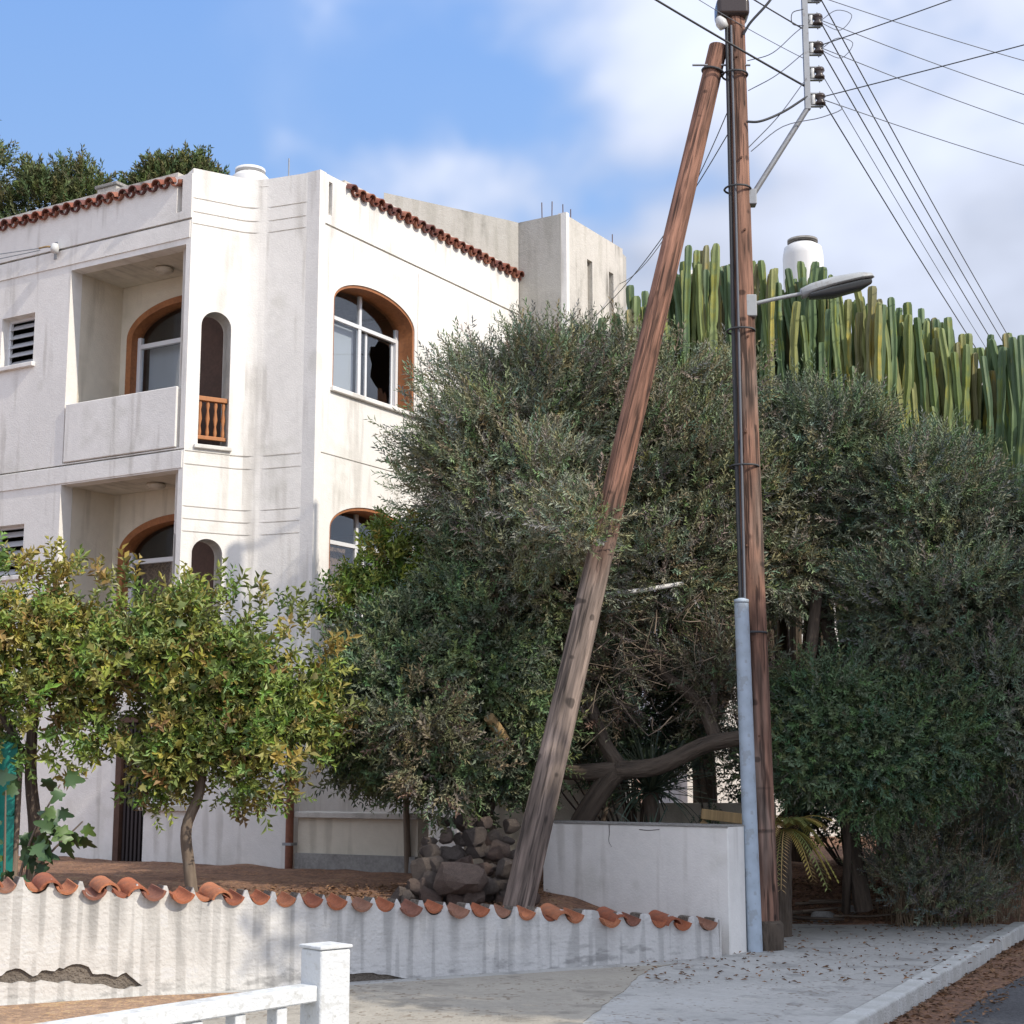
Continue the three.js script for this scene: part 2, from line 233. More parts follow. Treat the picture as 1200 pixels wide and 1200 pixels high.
// ------------------------------------------------------------------ ground, road, pavement
const kd = new THREE.Vector2(3.21, -6.59).normalize();            // kerb direction in x,z
const kerbAt = (t) => [2.2 + kd.x * t, -10.57 + kd.y * t];          // t metres along the kerb
const kn = new THREE.Vector2(-kd.y, kd.x);                          // to the road side
const flat = (pts, y, depth) => { const g = ext(poly(pts.map(([x, z]) => [x, -z])), depth); g.rotateX(-Math.PI / 2); g.translate(0, y - depth, 0); return boxUV(g); };
struct('ground', (() => { const g = new THREE.PlaneGeometry(900, 900); g.rotateX(-Math.PI / 2); g.translate(0, -0.32, 0); return boxUV(g); })(), M.soil);
{
  const a = kerbAt(-40), b = kerbAt(70), w = 6.4;
  const at = (p, o) => [p[0] + kn.x * o, p[1] + kn.y * o];
  struct('road', flat([a, at(a, w), at(b, w), b], -0.135, 0.12), M.asphalt);
  const c = kerbAt(-40), d = kerbAt(7.9);
  struct('pavement', flat([at(c, -0.16), at(d, -0.16), [2.7, -17.7], [2.15, -17.7], [1.75, -14.5], [-6.5, -10.1], [-30, -3], [-30, 24]], 0, 0.3), M.pave);
  const e = kerbAt(7.9), f = kerbAt(60);
  struct('verge', flat([at(e, -0.16), at(f, -0.16), [f[0] - 5, f[1]], [e[0] - 3, e[1] - 1]], 0.01, 0.28), M.soil);
  struct('driveway', flat([[-6.2, -10.05], [-3.3, -11.35], [-1.2, -12.42], [0.9, -13.55], [1.35, -13.75], ...Array.from({ length: 40 }, (_, i) => { const t = (i + 1) / 40; return [mix(1.3, -0.3, Math.pow(t, 0.8)) + 0.16 * (fbm(t * 9, 2, 7, 4) - 0.5) + 0.05 * (fbm(t * 40, 2, 3, 2) - 0.5), mix(-13.7, -6.5, t)]; }), [-9, -6.5]], 0.006, 0.2), M.drive);
  const far = at(kerbAt(8), w + 0.2);
  struct('far_verge', flat([at(kerbAt(-40), w), at(kerbAt(-40), w + 30), at(kerbAt(70), w + 30), at(kerbAt(70), w)], -0.02, 0.25), M.soil);
  // kerb of separate cast stones
  const k = new THREE.Group(); k.name = 'kerb'; k.userData.kind = 'structure'; scene.add(k);
  const L = 0.9, gg = rbox(-L / 2 + 0.006, L / 2 - 0.006, -0.3, 0.012, -0.08, 0.08, 0.025);
  for (let i = -10; i < 22; i++) { const p = kerbAt(i * L), m = obj('kerb_stone', gg, M.kerb, k); m.position.set(p[0] - kn.x * 0.08, R(-0.006, 0.006), p[1] - kn.y * 0.08); m.rotation.y = Math.atan2(-kd.y, kd.x) + R(-0.006, 0.006); }
  // drifted earth and leaf dust along the gutter
  const g1 = [], g2 = []; for (let t = -6; t <= 30; t += 0.3) { g1.push(at(kerbAt(t), 0.0)); g2.unshift(at(kerbAt(t), 0.20 + 0.20 * fbm(t * 0.7, 1, 1, 3) + 0.14 * fbm(t * 4, 5, 1, 2) + 0.012 * Math.max(0, t - 2))); }
  struct('gutter_dirt', flat([...g1, ...g2], -0.129, 0.03), M.soil);
  struct('dust_patch', flat([[-6.4, -9.9], [-3.6, -11.26], [-2.6, -11.8], [-1.9, -12.0], [-1.75, -11.75], [-2.3, -11.35], [-2.6, -10.9], [-3.3, -10.3], [-4.2, -9.5], [-6, -9]].map(([x, z]) => [x, z]), 0.012, 0.1), M.dust);
}
// garden earth: raised behind the low wall, level with the pavement beside the pole
const wallD = (x) => 11.4 + (x + 3.54) * 0.545;
function earth(x, d) {
  const n = 0.10 * (fbm(x * 0.9, d * 0.9, 2, 4) - 0.5) + 0.05 * (fbm(x * 4, d * 4, 5, 3) - 0.5);
  if (x < 1.70) return d < wallD(x) + 0.1 ? -0.28 : 0.36 - 0.2 * sm(-0.2, 0.6, x) * sm(2.2, 0.6, d - wallD(x)) + 0.2 * sm(0, 5, d - wallD(x)) + n;
  const t = sm(1.70, 1.80, x), f = 17.3 + 0.12 * Math.sin(x * 3.1) + 0.2 * fbm(x * 2, 1, 3, 3);
  const side = d < f ? -0.25 : 0.005 + 0.55 * sm(0, 2.4, d - f) + n * 1.4 * sm(0, 0.4, d - f);
  return mix(d < 14.9 ? -0.28 : 0.4 + n, side, t);
}
{
  const x0 = -12, x1 = 12, d0 = 8, d1 = 34, nx = 240, nd = 260, pos = [], idx = [];
  for (let j = 0; j <= nd; j++) for (let i = 0; i <= nx; i++) { const x = mix(x0, x1, i / nx), d = mix(d0, d1, j / nd); pos.push(x, earth(x, d), -d); }
  for (let j = 0; j < nd; j++) for (let i = 0; i < nx; i++) { const q = j * (nx + 1) + i; idx.push(q, q + 1, q + nx + 1, q + 1, q + nx + 2, q + nx + 1); }
  let g = new THREE.BufferGeometry(); g.setAttribute('position', new THREE.Float32BufferAttribute(pos, 3)); g.setIndex(idx);
  const uv = []; for (let i = 0; i < pos.length; i += 3) uv.push(pos[i], pos[i + 2]);
  g.setAttribute('uv', new THREE.Float32BufferAttribute(uv, 2)); g.computeVertexNormals();
  struct('garden_soil', g, M.soil);
}

// ------------------------------------------------------------------ the white house
const TH = -31.4 * Math.PI / 180, HO = [-2.44, 0, -19.11];
const house = thing('white_house', 'white stuccoed house with arched windows, balconies and a red tiled eave', 'house', HO, TH);
const toFace = (g) => { g.rotateY(Math.PI / 2); return g; };         // shape x runs along -z, extrusion along +x
{
  const P = (name, geo, mat) => obj(name, geo, mat, house);
  // left front, plane z = 0.91
  const op1 = [[-3.43, 5.55], [-1.39, 5.55], [-1.39, 8.16], [-3.43, 8.16]], op0 = [[-3.43, 2.58], [-1.39, 2.58], [-1.39, 5.27], [-3.43, 5.27]];
  const win1 = [[-4.72, 7.0], [-4.08, 7.0], [-4.08, 7.69], [-4.72, 7.69]], win0 = [[-4.72, 4.14], [-4.08, 4.14], [-4.08, 4.82], [-4.72, 4.82]];
  const gateHole = [[-2.24, 0.1], [-1.68, 0.1], [-1.68, 2.3], [-2.24, 2.3]];
  const fr = (y0, y1, holes, z1 = 0.91, x1 = -1.31) => { const g = ext(rect(-9.5, x1, y0, y1), 0.2, holes); g.translate(0, 0, z1 - 0.2); return boxUV(g); };
  P('front_wall', [fr(-0.2, 5.515, [op0, win0, gateHole]), fr(5.535, 8.475, [op1, win1], 0.907), fr(8.495, 9.08, [[[-1.56, 8.60], [-1.47, 8.60], [-1.47, 9.03], [-1.56, 9.03]]], 0.925), box(-1.7, -1.42, 8.5, 9.0, 0.6, 0.68)], M.white);
  P('string_course', [box(-9.5, -1.33, 5.29, 5.50, 0.9, 0.925), box(-9.5, -1.33, 8.24, 8.46, 0.9, 0.922)], M.white);
  // recesses behind the balcony openings
  for (const [y0, y1] of [[5.53, 8.16], [2.58, 5.27]]) {
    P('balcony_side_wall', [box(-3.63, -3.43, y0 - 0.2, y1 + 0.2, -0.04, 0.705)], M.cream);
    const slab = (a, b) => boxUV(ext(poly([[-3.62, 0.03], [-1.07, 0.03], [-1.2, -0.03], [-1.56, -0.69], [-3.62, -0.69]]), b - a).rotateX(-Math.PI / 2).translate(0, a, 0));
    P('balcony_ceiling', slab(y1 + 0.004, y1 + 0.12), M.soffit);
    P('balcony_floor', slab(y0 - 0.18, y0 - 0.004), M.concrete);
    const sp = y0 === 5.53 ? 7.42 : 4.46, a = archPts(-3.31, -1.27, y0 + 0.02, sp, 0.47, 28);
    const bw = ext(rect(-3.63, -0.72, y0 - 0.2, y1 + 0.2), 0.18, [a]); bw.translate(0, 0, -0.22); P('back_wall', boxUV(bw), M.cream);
    // brick-coloured ring, white frame, panes
    const ring = ext(poly(archPts(-3.31, -1.27, y0 + 0.02, sp, 0.47, 28)), 0.2, [archPts(-3.215, -1.365, y0 + 0.02, sp - 0.02, 0.40, 28)]); ring.translate(0, 0, -0.225);
    P('door_surround', boxUV(ring), M.trim);
    const fr2 = [box(-3.215, -3.155, y0, sp + 0.03, -0.2, -0.14), box(-1.43, -1.365, y0, sp + 0.03, -0.2, -0.14), box(-3.15, -1.43, sp - 0.13, sp - 0.07, -0.2, -0.14), box(-2.33, -2.26, y0, sp - 0.135, -0.205, -0.135), box(-3.15, -2.34, y0 + 0.02, y0 + 0.09, -0.2, -0.14), box(-2.25, -1.43, y0 + 0.02, y0 + 0.09, -0.2, -0.14)];
    P('door_frame', fr2, M.alu);
    for (const [xa, xb] of [[-3.15, -2.335], [-2.255, -1.435]]) P('door_pane', box(xa, xb, y0 + 0.1, sp - 0.135, -0.178, -0.172), M.glass);
    const lun = ext(poly(archPts(-3.2, -1.38, sp - 0.065, sp - 0.02, 0.39, 24)), 0.006); lun.translate(0, 0, -0.175); P('lunette_pane', boxUV(lun), M.glass);
    P('shutter', [box(-3.14, -1.44, y0 + 0.05, sp - 0.1, -0.33, -0.30)], y0 > 5 ? M.blind : M.lace);
    const lamp = lathe([[0, 0], [0.11, 0], [0.13, -0.03], [0.10, -0.07], [0, -0.08]], 18); lamp.translate(-2.3, y1, 0.35); P('ceiling_lamp', clean(lamp), M.soffit);
  }
  for (const y of [5.56, 2.62]) P('open_shutter', [box(-2.2, -1.30, y, y + 2.05, -0.03, 0.005)], M.shutter);
  // upper balcony parapet
  P('balcony_parapet', [rbox(-3.395, -1.445, 5.56, 6.33, 0.80, 0.93, 0.012)], M.white);
  // louvred windows
  for (const y of [7.0, 4.14]) {
    P('window_sill', rbox(-4.76, -4.04, y - 0.06, y, 0.72, 0.96, 0.01), M.white);
    P('window_frame', [box(-4.72, -4.68, y, y + 0.69, 0.74, 0.78), box(-4.12, -4.08, y, y + 0.69, 0.74, 0.78), box(-4.68, -4.12, y + 0.65, y + 0.69, 0.74, 0.78)], M.alu);
    for (let k = 0; k < 5; k++) { const s = obj('louvre', boxUV(new THREE.BoxGeometry(0.55, 0.115, 0.006)), M.blind, house); s.position.set(-4.4, y + 0.075 + k * 0.126, 0.76); s.rotation.x = -0.75; }

  }
  // scored re-entrant corner between the two fronts: flat face, fillet, flat face
  const A = [-1.31, 0.905], N = [-0.92, 0.15], B = [-0.03, 0.0];
  const d1 = [0.459, -0.888], d2 = [0.986, -0.166], tl = 0.24, th = 0.27;
  const n1 = [-d1[1], d1[0]], n2 = [-d2[1], d2[0]];
  const plan = []; const S0 = [N[0] - d1[0] * tl, N[1] - d1[1] * tl], S1 = [N[0] + d2[0] * tl, N[1] + d2[1] * tl];
  for (let i = 0; i <= 12; i++) { const t = i / 12, q = (1 - t) * (1 - t), w = 2 * t * (1 - t), e = t * t; plan.push([q * S0[0] + w * N[0] + e * S1[0], q * S0[1] + w * N[1] + e * S1[1]]); }
  const flatLen = Math.hypot(S0[0] - A[0], S0[1] - A[1]);
  const cuts = [-0.2, 4.495, 4.51, 4.65, 4.665, 4.805, 4.82, 5.33, 5.345, 5.49, 5.51, 8.415, 8.432, 8.57, 8.587, 8.75, 8.767, 9.15];
  const arch1 = archPts(0.17, 0.565, 5.6, 7.12, 0.2), arch0 = archPts(0.14, 0.535, 2.65, 4.24, 0.19);
  const flatG = [], curvG = [];
  for (let i = 0; i < cuts.length; i += 2) {
    const y0 = cuts[i], y1 = cuts[i + 1], holes = []; if (y0 < 3) holes.push(arch0); if (y0 > 5.5 && y0 < 6) holes.push(arch1);
    const g = ext(rect(0, flatLen, y0, y1), th, holes); g.translate(0, 0, -th); g.rotateY(Math.atan2(-d1[1], d1[0])); g.translate(A[0], 0, A[1]); flatG.push(boxUV(g));
    const out = [...plan, [B[0] + d2[0] * 0.0, B[1]]], inn = [[B[0] + n2[0] * -0.0, B[1] - 0.18], [S1[0] - n2[0] * th, S1[1] - n2[1] * th - 0.02], [S0[0] - n1[0] * th, S0[1] - n1[1] * th]];
    const c = ext(poly([...out, ...inn].map(([x, z]) => [x, -z])), y1 - y0); c.rotateX(-Math.PI / 2); c.translate(0, y0, 0); curvG.push(toCreasedNormals(boxUV(c), 0.35));
  }
  const back = [...plan.map(([x, z]) => [x - 0.012, z - 0.012]), [B[0], B[1] - 0.014], [B[0], B[1] - 0.17], [S0[0] - n1[0] * 0.15, S0[1] - n1[1] * 0.15]];
  const bk = ext(poly(back.map(([x, z]) => [x, -z])), 9.2); bk.rotateX(-Math.PI / 2); bk.translate(0, -0.15, 0);
  const bf = ext(rect(0.0, flatLen, -0.1, 9.1), th - 0.028, [arch0, arch1]); bf.translate(0, 0, -th + 0.014); bf.rotateY(Math.atan2(-d1[1], d1[0])); bf.translate(A[0], 0, A[1]);
  P('corner_wall', [...flatG, ...curvG, boxUV(bk), boxUV(bf)], M.white);
  // little wooden balustrade and sill in the slit arch
  const onFace = (g) => { g.rotateY(Math.atan2(-d1[1], d1[0])); g.translate(A[0], 0, A[1]); return boxUV(g); };
  P('arch_sill', onFace(rbox(0.12, 0.61, 5.55, 5.6, -0.2, 0.04, 0.008)), M.white);
  P('handrail', onFace(rbox(0.172, 0.562, 6.17, 6.23, -0.12, -0.04, 0.008)), M.wood);
  P('bottom_rail', onFace(rbox(0.172, 0.562, 5.68, 5.73, -0.11, -0.05, 0.008)), M.wood);
  for (let k = 0; k < 4; k++) { const l = lathe([[0.018, 5.73], [0.026, 5.78], [0.014, 5.86], [0.03, 5.95], [0.014, 6.06], [0.026, 6.12], [0.018, 6.17]], 8); l.translate(0.215 + k * 0.102, 0, -0.08); l.rotateY(Math.atan2(-d1[1], d1[0])); l.translate(A[0], 0, A[1]); P('baluster', clean(l), M.wood); }
  // right side, plane x = 0
  const sd = (y0, y1, holes, x1 = 0, s0 = 0, s1 = 4.86) => { const g = ext(rect(s0, s1, y0, y1), 0.34, holes); toFace(g); g.translate(x1 - 0.34, 0, 0); return boxUV(g); };
  const w1 = archPts(0.33, 2.13, 6.40, 7.54, 0.36, 28), w0 = archPts(0.33, 2.13, 3.42, 4.60, 0.36, 28);
  P('side_wall', [sd(-0.2, 5.515, [w0]), sd(5.53, 8.475, [w1]), sd(8.495, 9.15, [[[0.17, 8.62], [0.245, 8.62], [0.245, 9.06], [0.17, 9.06]]], 0.012), toFace(ext(rect(0.02, 4.8, 5.4, 5.6), 0.1)).translate(-0.3, 0, 0), toFace(ext(rect(0.02, 4.8, 8.4, 9.1), 0.08)).translate(-0.3, 0, 0)].map(boxUV), M.white);
  P('corner_fin', [box(-0.20, 0.022, -0.2, 9.155, -0.10, 0.025)], M.white);
  P('wall_panel', [toFace(ext(rect(2.19, 4.86, 5.60, 8.40), 0.012)).translate(0.0015, 0, 0)].map(boxUV), M.white);
  for (const [y0, sp, up] of [[6.40, 7.54, true], [3.42, 4.60, false]]) {
    const ring = ext(poly(archPts(0.33, 2.13, y0, sp, 0.36, 28)), 0.31, [archPts(0.365, 2.095, y0 + 0.002, sp - 0.005, 0.325, 28)]); toFace(ring); ring.translate(-0.325, 0, 0); P('window_surround', boxUV(ring), M.trim);
    P('window_sill', rbox(-0.33, 0.05, y0 - 0.06, y0, -2.18, -0.29, 0.01), M.white);
    const q = (s0, s1, a, b, x0 = -0.17, x1 = -0.125) => box(x0 - 0.12, x1 - 0.12, a, b, -s1, -s0);
    const tr = sp - 0.14;
    P('window_frame', [q(0.365, 0.41, y0, sp + 0.05), q(2.03, 2.085, y0, sp + 0.05), q(0.41, 2.03, tr, tr + 0.05), q(0.41, 2.03, y0 + 0.003, y0 + 0.055), q(1.20, 1.25, tr + 0.05, sp + 0.31)], M.alu);
    for (const [sa, sb, xa, xb] of [[1.19, 1.25, -0.165, -0.13], [0.412, 0.45, -0.16, -0.13], [1.40, 1.44, -0.195, -0.172], [1.99, 2.028, -0.195, -0.172]]) P('sash_stile', q(sa, sb, y0 + 0.06, tr - 0.003, xa, xb), M.alu);
    P('window_pane', q(0.45, 1.19, y0 + 0.06, tr, -0.150, -0.145), M.glass);
    if (up) { // the right pane is broken: a ragged hole
      const ragged = [[1.53, 6.83], [1.56, 7.02], [1.50, 7.12], [1.53, 7.24], [1.63, 7.27], [1.70, 7.36], [1.86, 7.37], [1.97, 7.33], [1.975, 6.60], [1.93, 6.52], [1.88, 6.70], [1.83, 6.64], [1.79, 6.73], [1.70, 6.70], [1.61, 6.76]];
      P('broken_pane', boxUV(toFace(ext(rect(1.25, 1.99, y0 + 0.06, tr), 0.005, [ragged])).translate(-0.306, 0, 0)), M.glass).userData.label = 'broken window pane with a large ragged hole';
    } else P('window_pane', q(1.25, 1.99, y0 + 0.06, tr, -0.186, -0.181), M.glass);
    const lun = ext(poly(archPts(0.37, 2.08, tr + 0.05, sp - 0.01, 0.32, 24)), 0.005); toFace(lun); lun.translate(-0.27, 0, 0); P('lunette_pane', boxUV(lun), M.glass);
    P('curtain', up ? [q(0.4, 1.24, y0 + 0.02, tr, -0.26, -0.255)] : [q(0.4, 1.2, y0 + 0.02, tr, -0.30, -0.295), q(1.5, 2.05, y0 + 0.02, tr, -0.30, -0.295)], up ? M.blind : M.lace);
  }
  // rooms and floors behind, so that daylight comes in by the openings only
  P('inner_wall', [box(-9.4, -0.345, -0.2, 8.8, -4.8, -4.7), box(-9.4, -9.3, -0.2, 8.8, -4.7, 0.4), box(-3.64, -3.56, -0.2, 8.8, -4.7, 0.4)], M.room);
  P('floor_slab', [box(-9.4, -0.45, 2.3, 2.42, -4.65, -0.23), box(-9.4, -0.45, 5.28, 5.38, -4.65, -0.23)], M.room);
  P('roof_slab', [ext(poly([[-9.45, -0.66], [-1.42, -0.66], [-1.15, 0.06], [-0.25, 0.12], [-0.25, 4.8], [-9.45, 4.8]]), 0.14).rotateX(-Math.PI / 2).translate(0, 8.72, 0)].map(boxUV), M.concrete);
  // eave tiles, each a barrel cover over a channel
  const cover = barrel(0.082, 0.46, 0.014, 0, Math.PI, 8), chan = barrel(0.078, 0.44, 0.014, Math.PI, Math.PI * 2, 6);
  rnd = mulberry(31);
  const eave = (x, z, ry, y) => {
    const t = new THREE.Group(); t.position.set(x, y, z); t.rotation.y = ry; house.add(t); t.name = 'eave_tile';
    const c = obj('cover_tile', cover, M.roofTiles[Math.floor(rnd() * 4)], t); c.position.set(R(-0.006, 0.006), 0.015 + R(-0.006, 0.006), -0.37 + R(-0.015, 0.015)); c.rotation.x = 0.30;
    const d = obj('channel_tile', chan, M.roofTiles[1 + Math.floor(rnd() * 3)], t); d.position.set(0.1, 0.03, -0.36 + R(-0.01, 0.01)); d.rotation.x = 0.30;
  };
  for (let i = 0; i < 38; i++) eave(-1.66 - i * 0.2, 0.93, 0, 9.11);
  for (let i = 0; i < 22; i++) eave(0.02, -0.60 - i * 0.2, Math.PI / 2, 9.18);
  P('eave_mortar', [box(-9.4, -1.58, 9.081, 9.15, 0.72, 0.90), box(-0.2, -0.01, 9.151, 9.2, -4.85, -0.52)], M.dirty);
}
// insulator bracket with the service cables on the left front
const HM = new THREE.Matrix4().makeRotationY(TH).setPosition(...HO);
const hp = (x, y, z) => new THREE.Vector3(x, y, z).applyMatrix4(HM).toArray();
{
  const b = thing('cable_bracket', 'small yellow and white cable bracket fixed to the left front of the house', 'bracket', hp(-3.72, 8.5, 0.91), TH);
  obj('plate', rbox(-0.03, 0.03, -0.14, 0.1, -0.005, 0.02, 0.004), M.galv, b);
  obj('arm', tube([[0, 0, 0.01], [-0.02, 0.01, 0.12], [-0.16, 0.0, 0.16]], 0.014, 0.014, 6), M.plank, b);
  const ins = lathe([[0, -0.07], [0.05, -0.06], [0.06, 0], [0.045, 0.06], [0, 0.07]], 12); ins.translate(0.06, -0.02, 0.09); obj('insulator', clean(ins), M.porcelain, b);
}

// ------------------------------------------------------------------ the taller concrete wing behind, with starter bars
{
  const w = thing('stair_tower', 'weathered grey stair tower rising behind the tiled eave, steel bars on top', 'tower', HO, TH);
  const pl = [[-1.01, -2.75], [-0.06, -4.72], [0.0, -4.87], [0.75, -4.87], [0.75, -6.7], [0.66, -7.2], [0.4, -7.6], [-0.2, -7.8], [-3.6, -7.8], [-3.0, -5.4]];
  const low = pl.slice(2); low[low.length - 1] = [-3.0, -4.87];
  const hi = ext(poly(pl.map(([x, z]) => [x, -z])), 1.05); hi.rotateX(-Math.PI / 2); hi.translate(0, 8.9, 0);
  const lo = ext(poly(low.map(([x, z]) => [x, -z])), 9.1); lo.rotateX(-Math.PI / 2); lo.translate(0, -0.2, 0);
  obj('wall', [boxUV(hi), boxUV(lo)], M.weathered, w);
  const sk = ext(rect(4.885, 6.75, 0, 9.93), 0.075, [[[5.55, 7.6], [5.72, 7.6], [5.72, 9.42], [5.55, 9.42]], [[6.27, 7.6], [6.42, 7.6], [6.42, 9.42], [6.27, 9.42]]]); toFace(sk); sk.translate(0.753, 0, 0);
  obj('side_skin', boxUV(sk), M.dirty, w);
  obj('corner_fin', box(0.70, 0.845, -0.2, 9.965, -4.96, -4.875), M.white, w);
  for (const [x, z, h] of [[0.55, -4.95, 0.26], [0.72, -5.0, 0.2], [0.74, -5.2, 0.18], [0.35, -5.0, 0.3], [0.72, -6.6, 0.2]]) obj('starter_bar', tube([[x, 9.85, z], [x + R(-0.01, 0.01), 9.95 + h, z]], 0.008, 0.008, 5), M.rust, w);
}
{
  const t = thing('water_tank', 'white drum water tank with a stepped lid on the house roof', 'water tank', hp(-2.7, 8.86, -1.75), TH);
  obj('stand', [tube([[-0.2, 0, -0.2], [-0.2, 0.75, -0.2]], 0.02, 0.02, 5), tube([[0.2, 0, -0.2], [0.2, 0.75, -0.2]], 0.02, 0.02, 5), tube([[-0.2, 0, 0.2], [-0.2, 0.75, 0.2]], 0.02, 0.02, 5), tube([[0.2, 0, 0.2], [0.2, 0.75, 0.2]], 0.02, 0.02, 5)], M.galv, t);
  obj('drum', clean(lathe([[0, 0.75], [0.3, 0.75], [0.3, 1.28], [0.2, 1.38], [0, 1.38]], 20)), M.tank, t);
  obj('lid', clean(lathe([[0, 1.385], [0.22, 1.385], [0.22, 1.45], [0, 1.47]], 20)), M.tank, t);
  const a = thing('roof_mast', 'thin bare metal mast beside the roof tank', 'mast', hp(-2.1, 8.86, -1.9), TH);
  obj('rod', tube([[0, 0, 0], [0, 1.55, 0]], 0.012, 0.01, 6), M.galv, a); obj('base', rbox(-0.06, 0.06, 0, 0.03, -0.06, 0.06, 0.005), M.galv, a);
  const s = thing('solar_tank', 'long white cylinder tank lying above the tiled eave', 'solar heater', hp(-5.6, 8.86, -1.2), TH);
  const c = new THREE.CylinderGeometry(0.14, 0.14, 0.62, 18); c.rotateZ(Math.PI / 2); c.translate(0, 1.2, 0); obj('cylinder', clean(c), M.tank, s);
  obj('cradle', [box(-0.22, -0.18, 0, 1.1, -0.1, 0.1), box(0.18, 0.22, 0, 1.1, -0.1, 0.1)], M.galv, s);
  const k = thing('chimney', 'pale square roof vent stub above the tiled eave', 'chimney', hp(-4.95, 8.86, -1.3), TH);
  obj('stack', rbox(-0.2, 0.2, 0, 1.42, -0.2, 0.2, 0.01), M.dirty, k); obj('cap', rbox(-0.23, 0.23, 1.42, 1.47, -0.23, 0.23, 0.01), M.concrete, k);
}

// ------------------------------------------------------------------ walls and gate at the foot of the house
{
  const g = thing('metal_gate', 'tall dark metal bar gate in a rusty brown frame under the house', 'gate', hp(-1.96, 0.36, 0.86), TH);
  obj('frame', [box(-0.28, -0.19, 0, 1.9, -0.05, 0.06), box(0.22, 0.28, 0, 1.9, -0.05, 0.06), box(-0.19, 0.22, 1.84, 1.9, -0.05, 0.06)], M.gateFrame, g);
  for (let i = 0; i < 6; i++) obj('bar', rbox(-0.17 + i * 0.066, -0.135 + i * 0.066, 0.04, 1.83, -0.015, 0.015, 0.004), M.gate, g);
  obj('cross_rail', [box(-0.19, 0.22, 0.9, 0.96, -0.022, -0.016), box(-0.19, 0.22, 0.03, 0.08, -0.022, -0.016), box(-0.19, 0.22, 1.7, 1.76, -0.022, -0.016)], M.gate, g);
  obj('backing', box(-0.19, 0.22, 0, 1.84, -0.034, -0.026), M.gate, g);
  const p = thing('planter_wall', 'low white planter wall with a flat cap beside the metal gate', 'wall', hp(-1.62, 0, 1.05), TH);
  obj('body', box(0, 0.75, 0.1, 1.15, -0.12, 0), M.white, p); obj('cap', rbox(-0.05, 0.74, 1.152, 1.22, -0.16, 0.05, 0.01), M.dirty, p);
  const t = thing('terrace_wall', 'plain white terrace wall with hairline cracks behind the drooping leaves', 'wall', hp(-0.86, 0, 1.04), TH);
  obj('body', box(0, 1.42, 0.1, 2.45, -0.2, 0), M.white, t); obj('coping', rbox(-0.04, 1.46, 2.452, 2.52, -0.24, 0.04, 0.01), M.dirty, t);
  const d = thing('downpipe', 'dark brown pipe running up the end of the white terrace wall', 'pipe', hp(0.61, 0.3, 1.06), TH);
  obj('pipe', tube([[0, 0, 0], [0, 2.1, 0]], 0.045, 0.045, 10), M.trimDark, d); obj('clip', [box(-0.06, 0.06, 0.5, 0.53, -0.06, 0.05), box(-0.06, 0.06, 1.7, 1.73, -0.06, 0.05)], M.galv, d);
  const y = thing('retaining_wall', 'stained yellowish retaining wall with a pale ledge, right of the brown pipe', 'wall', hp(0.68, 0, 1.0), TH);
  obj('body', box(0, 1.62, 0.1, 1.1, -0.2, 0), M.cream, y); obj('ledge', rbox(-0.02, 1.64, 1.102, 1.17, -0.24, 0.05, 0.012), M.dirty, y); obj('plinth', box(0, 1.62, 0.1, 0.72, 0.002, 0.05), M.concrete, y);
  const tp = thing('green_tarp', 'green mesh tarpaulin hung on a post at the garden corner', 'tarpaulin', [-4.86, 0.62, -14.55], 0.1);
  const pg = new THREE.PlaneGeometry(1.1, 1.45, 40, 20), pp = pg.attributes.position;
  for (let i = 0; i < pp.count; i++) { const x = pp.getX(i), q = pp.getY(i); pp.setZ(i, 0.05 * Math.sin(x * 13 + q * 2) + 0.02 * Math.sin(x * 31 + q)); pp.setY(i, q + 0.64 + (q > 0 ? -0.12 * Math.pow(cl((x + 0.1) / 0.6), 2) : 0)); pp.setX(i, x - 0.2); }
  pg.computeVertexNormals(); obj('sheet', clean(pg), M.tarp, tp); obj('post', tube([[0.36, -0.35, -0.05], [0.36, 1.2, -0.05]], 0.03, 0.03, 8), M.barkPale, tp);
}

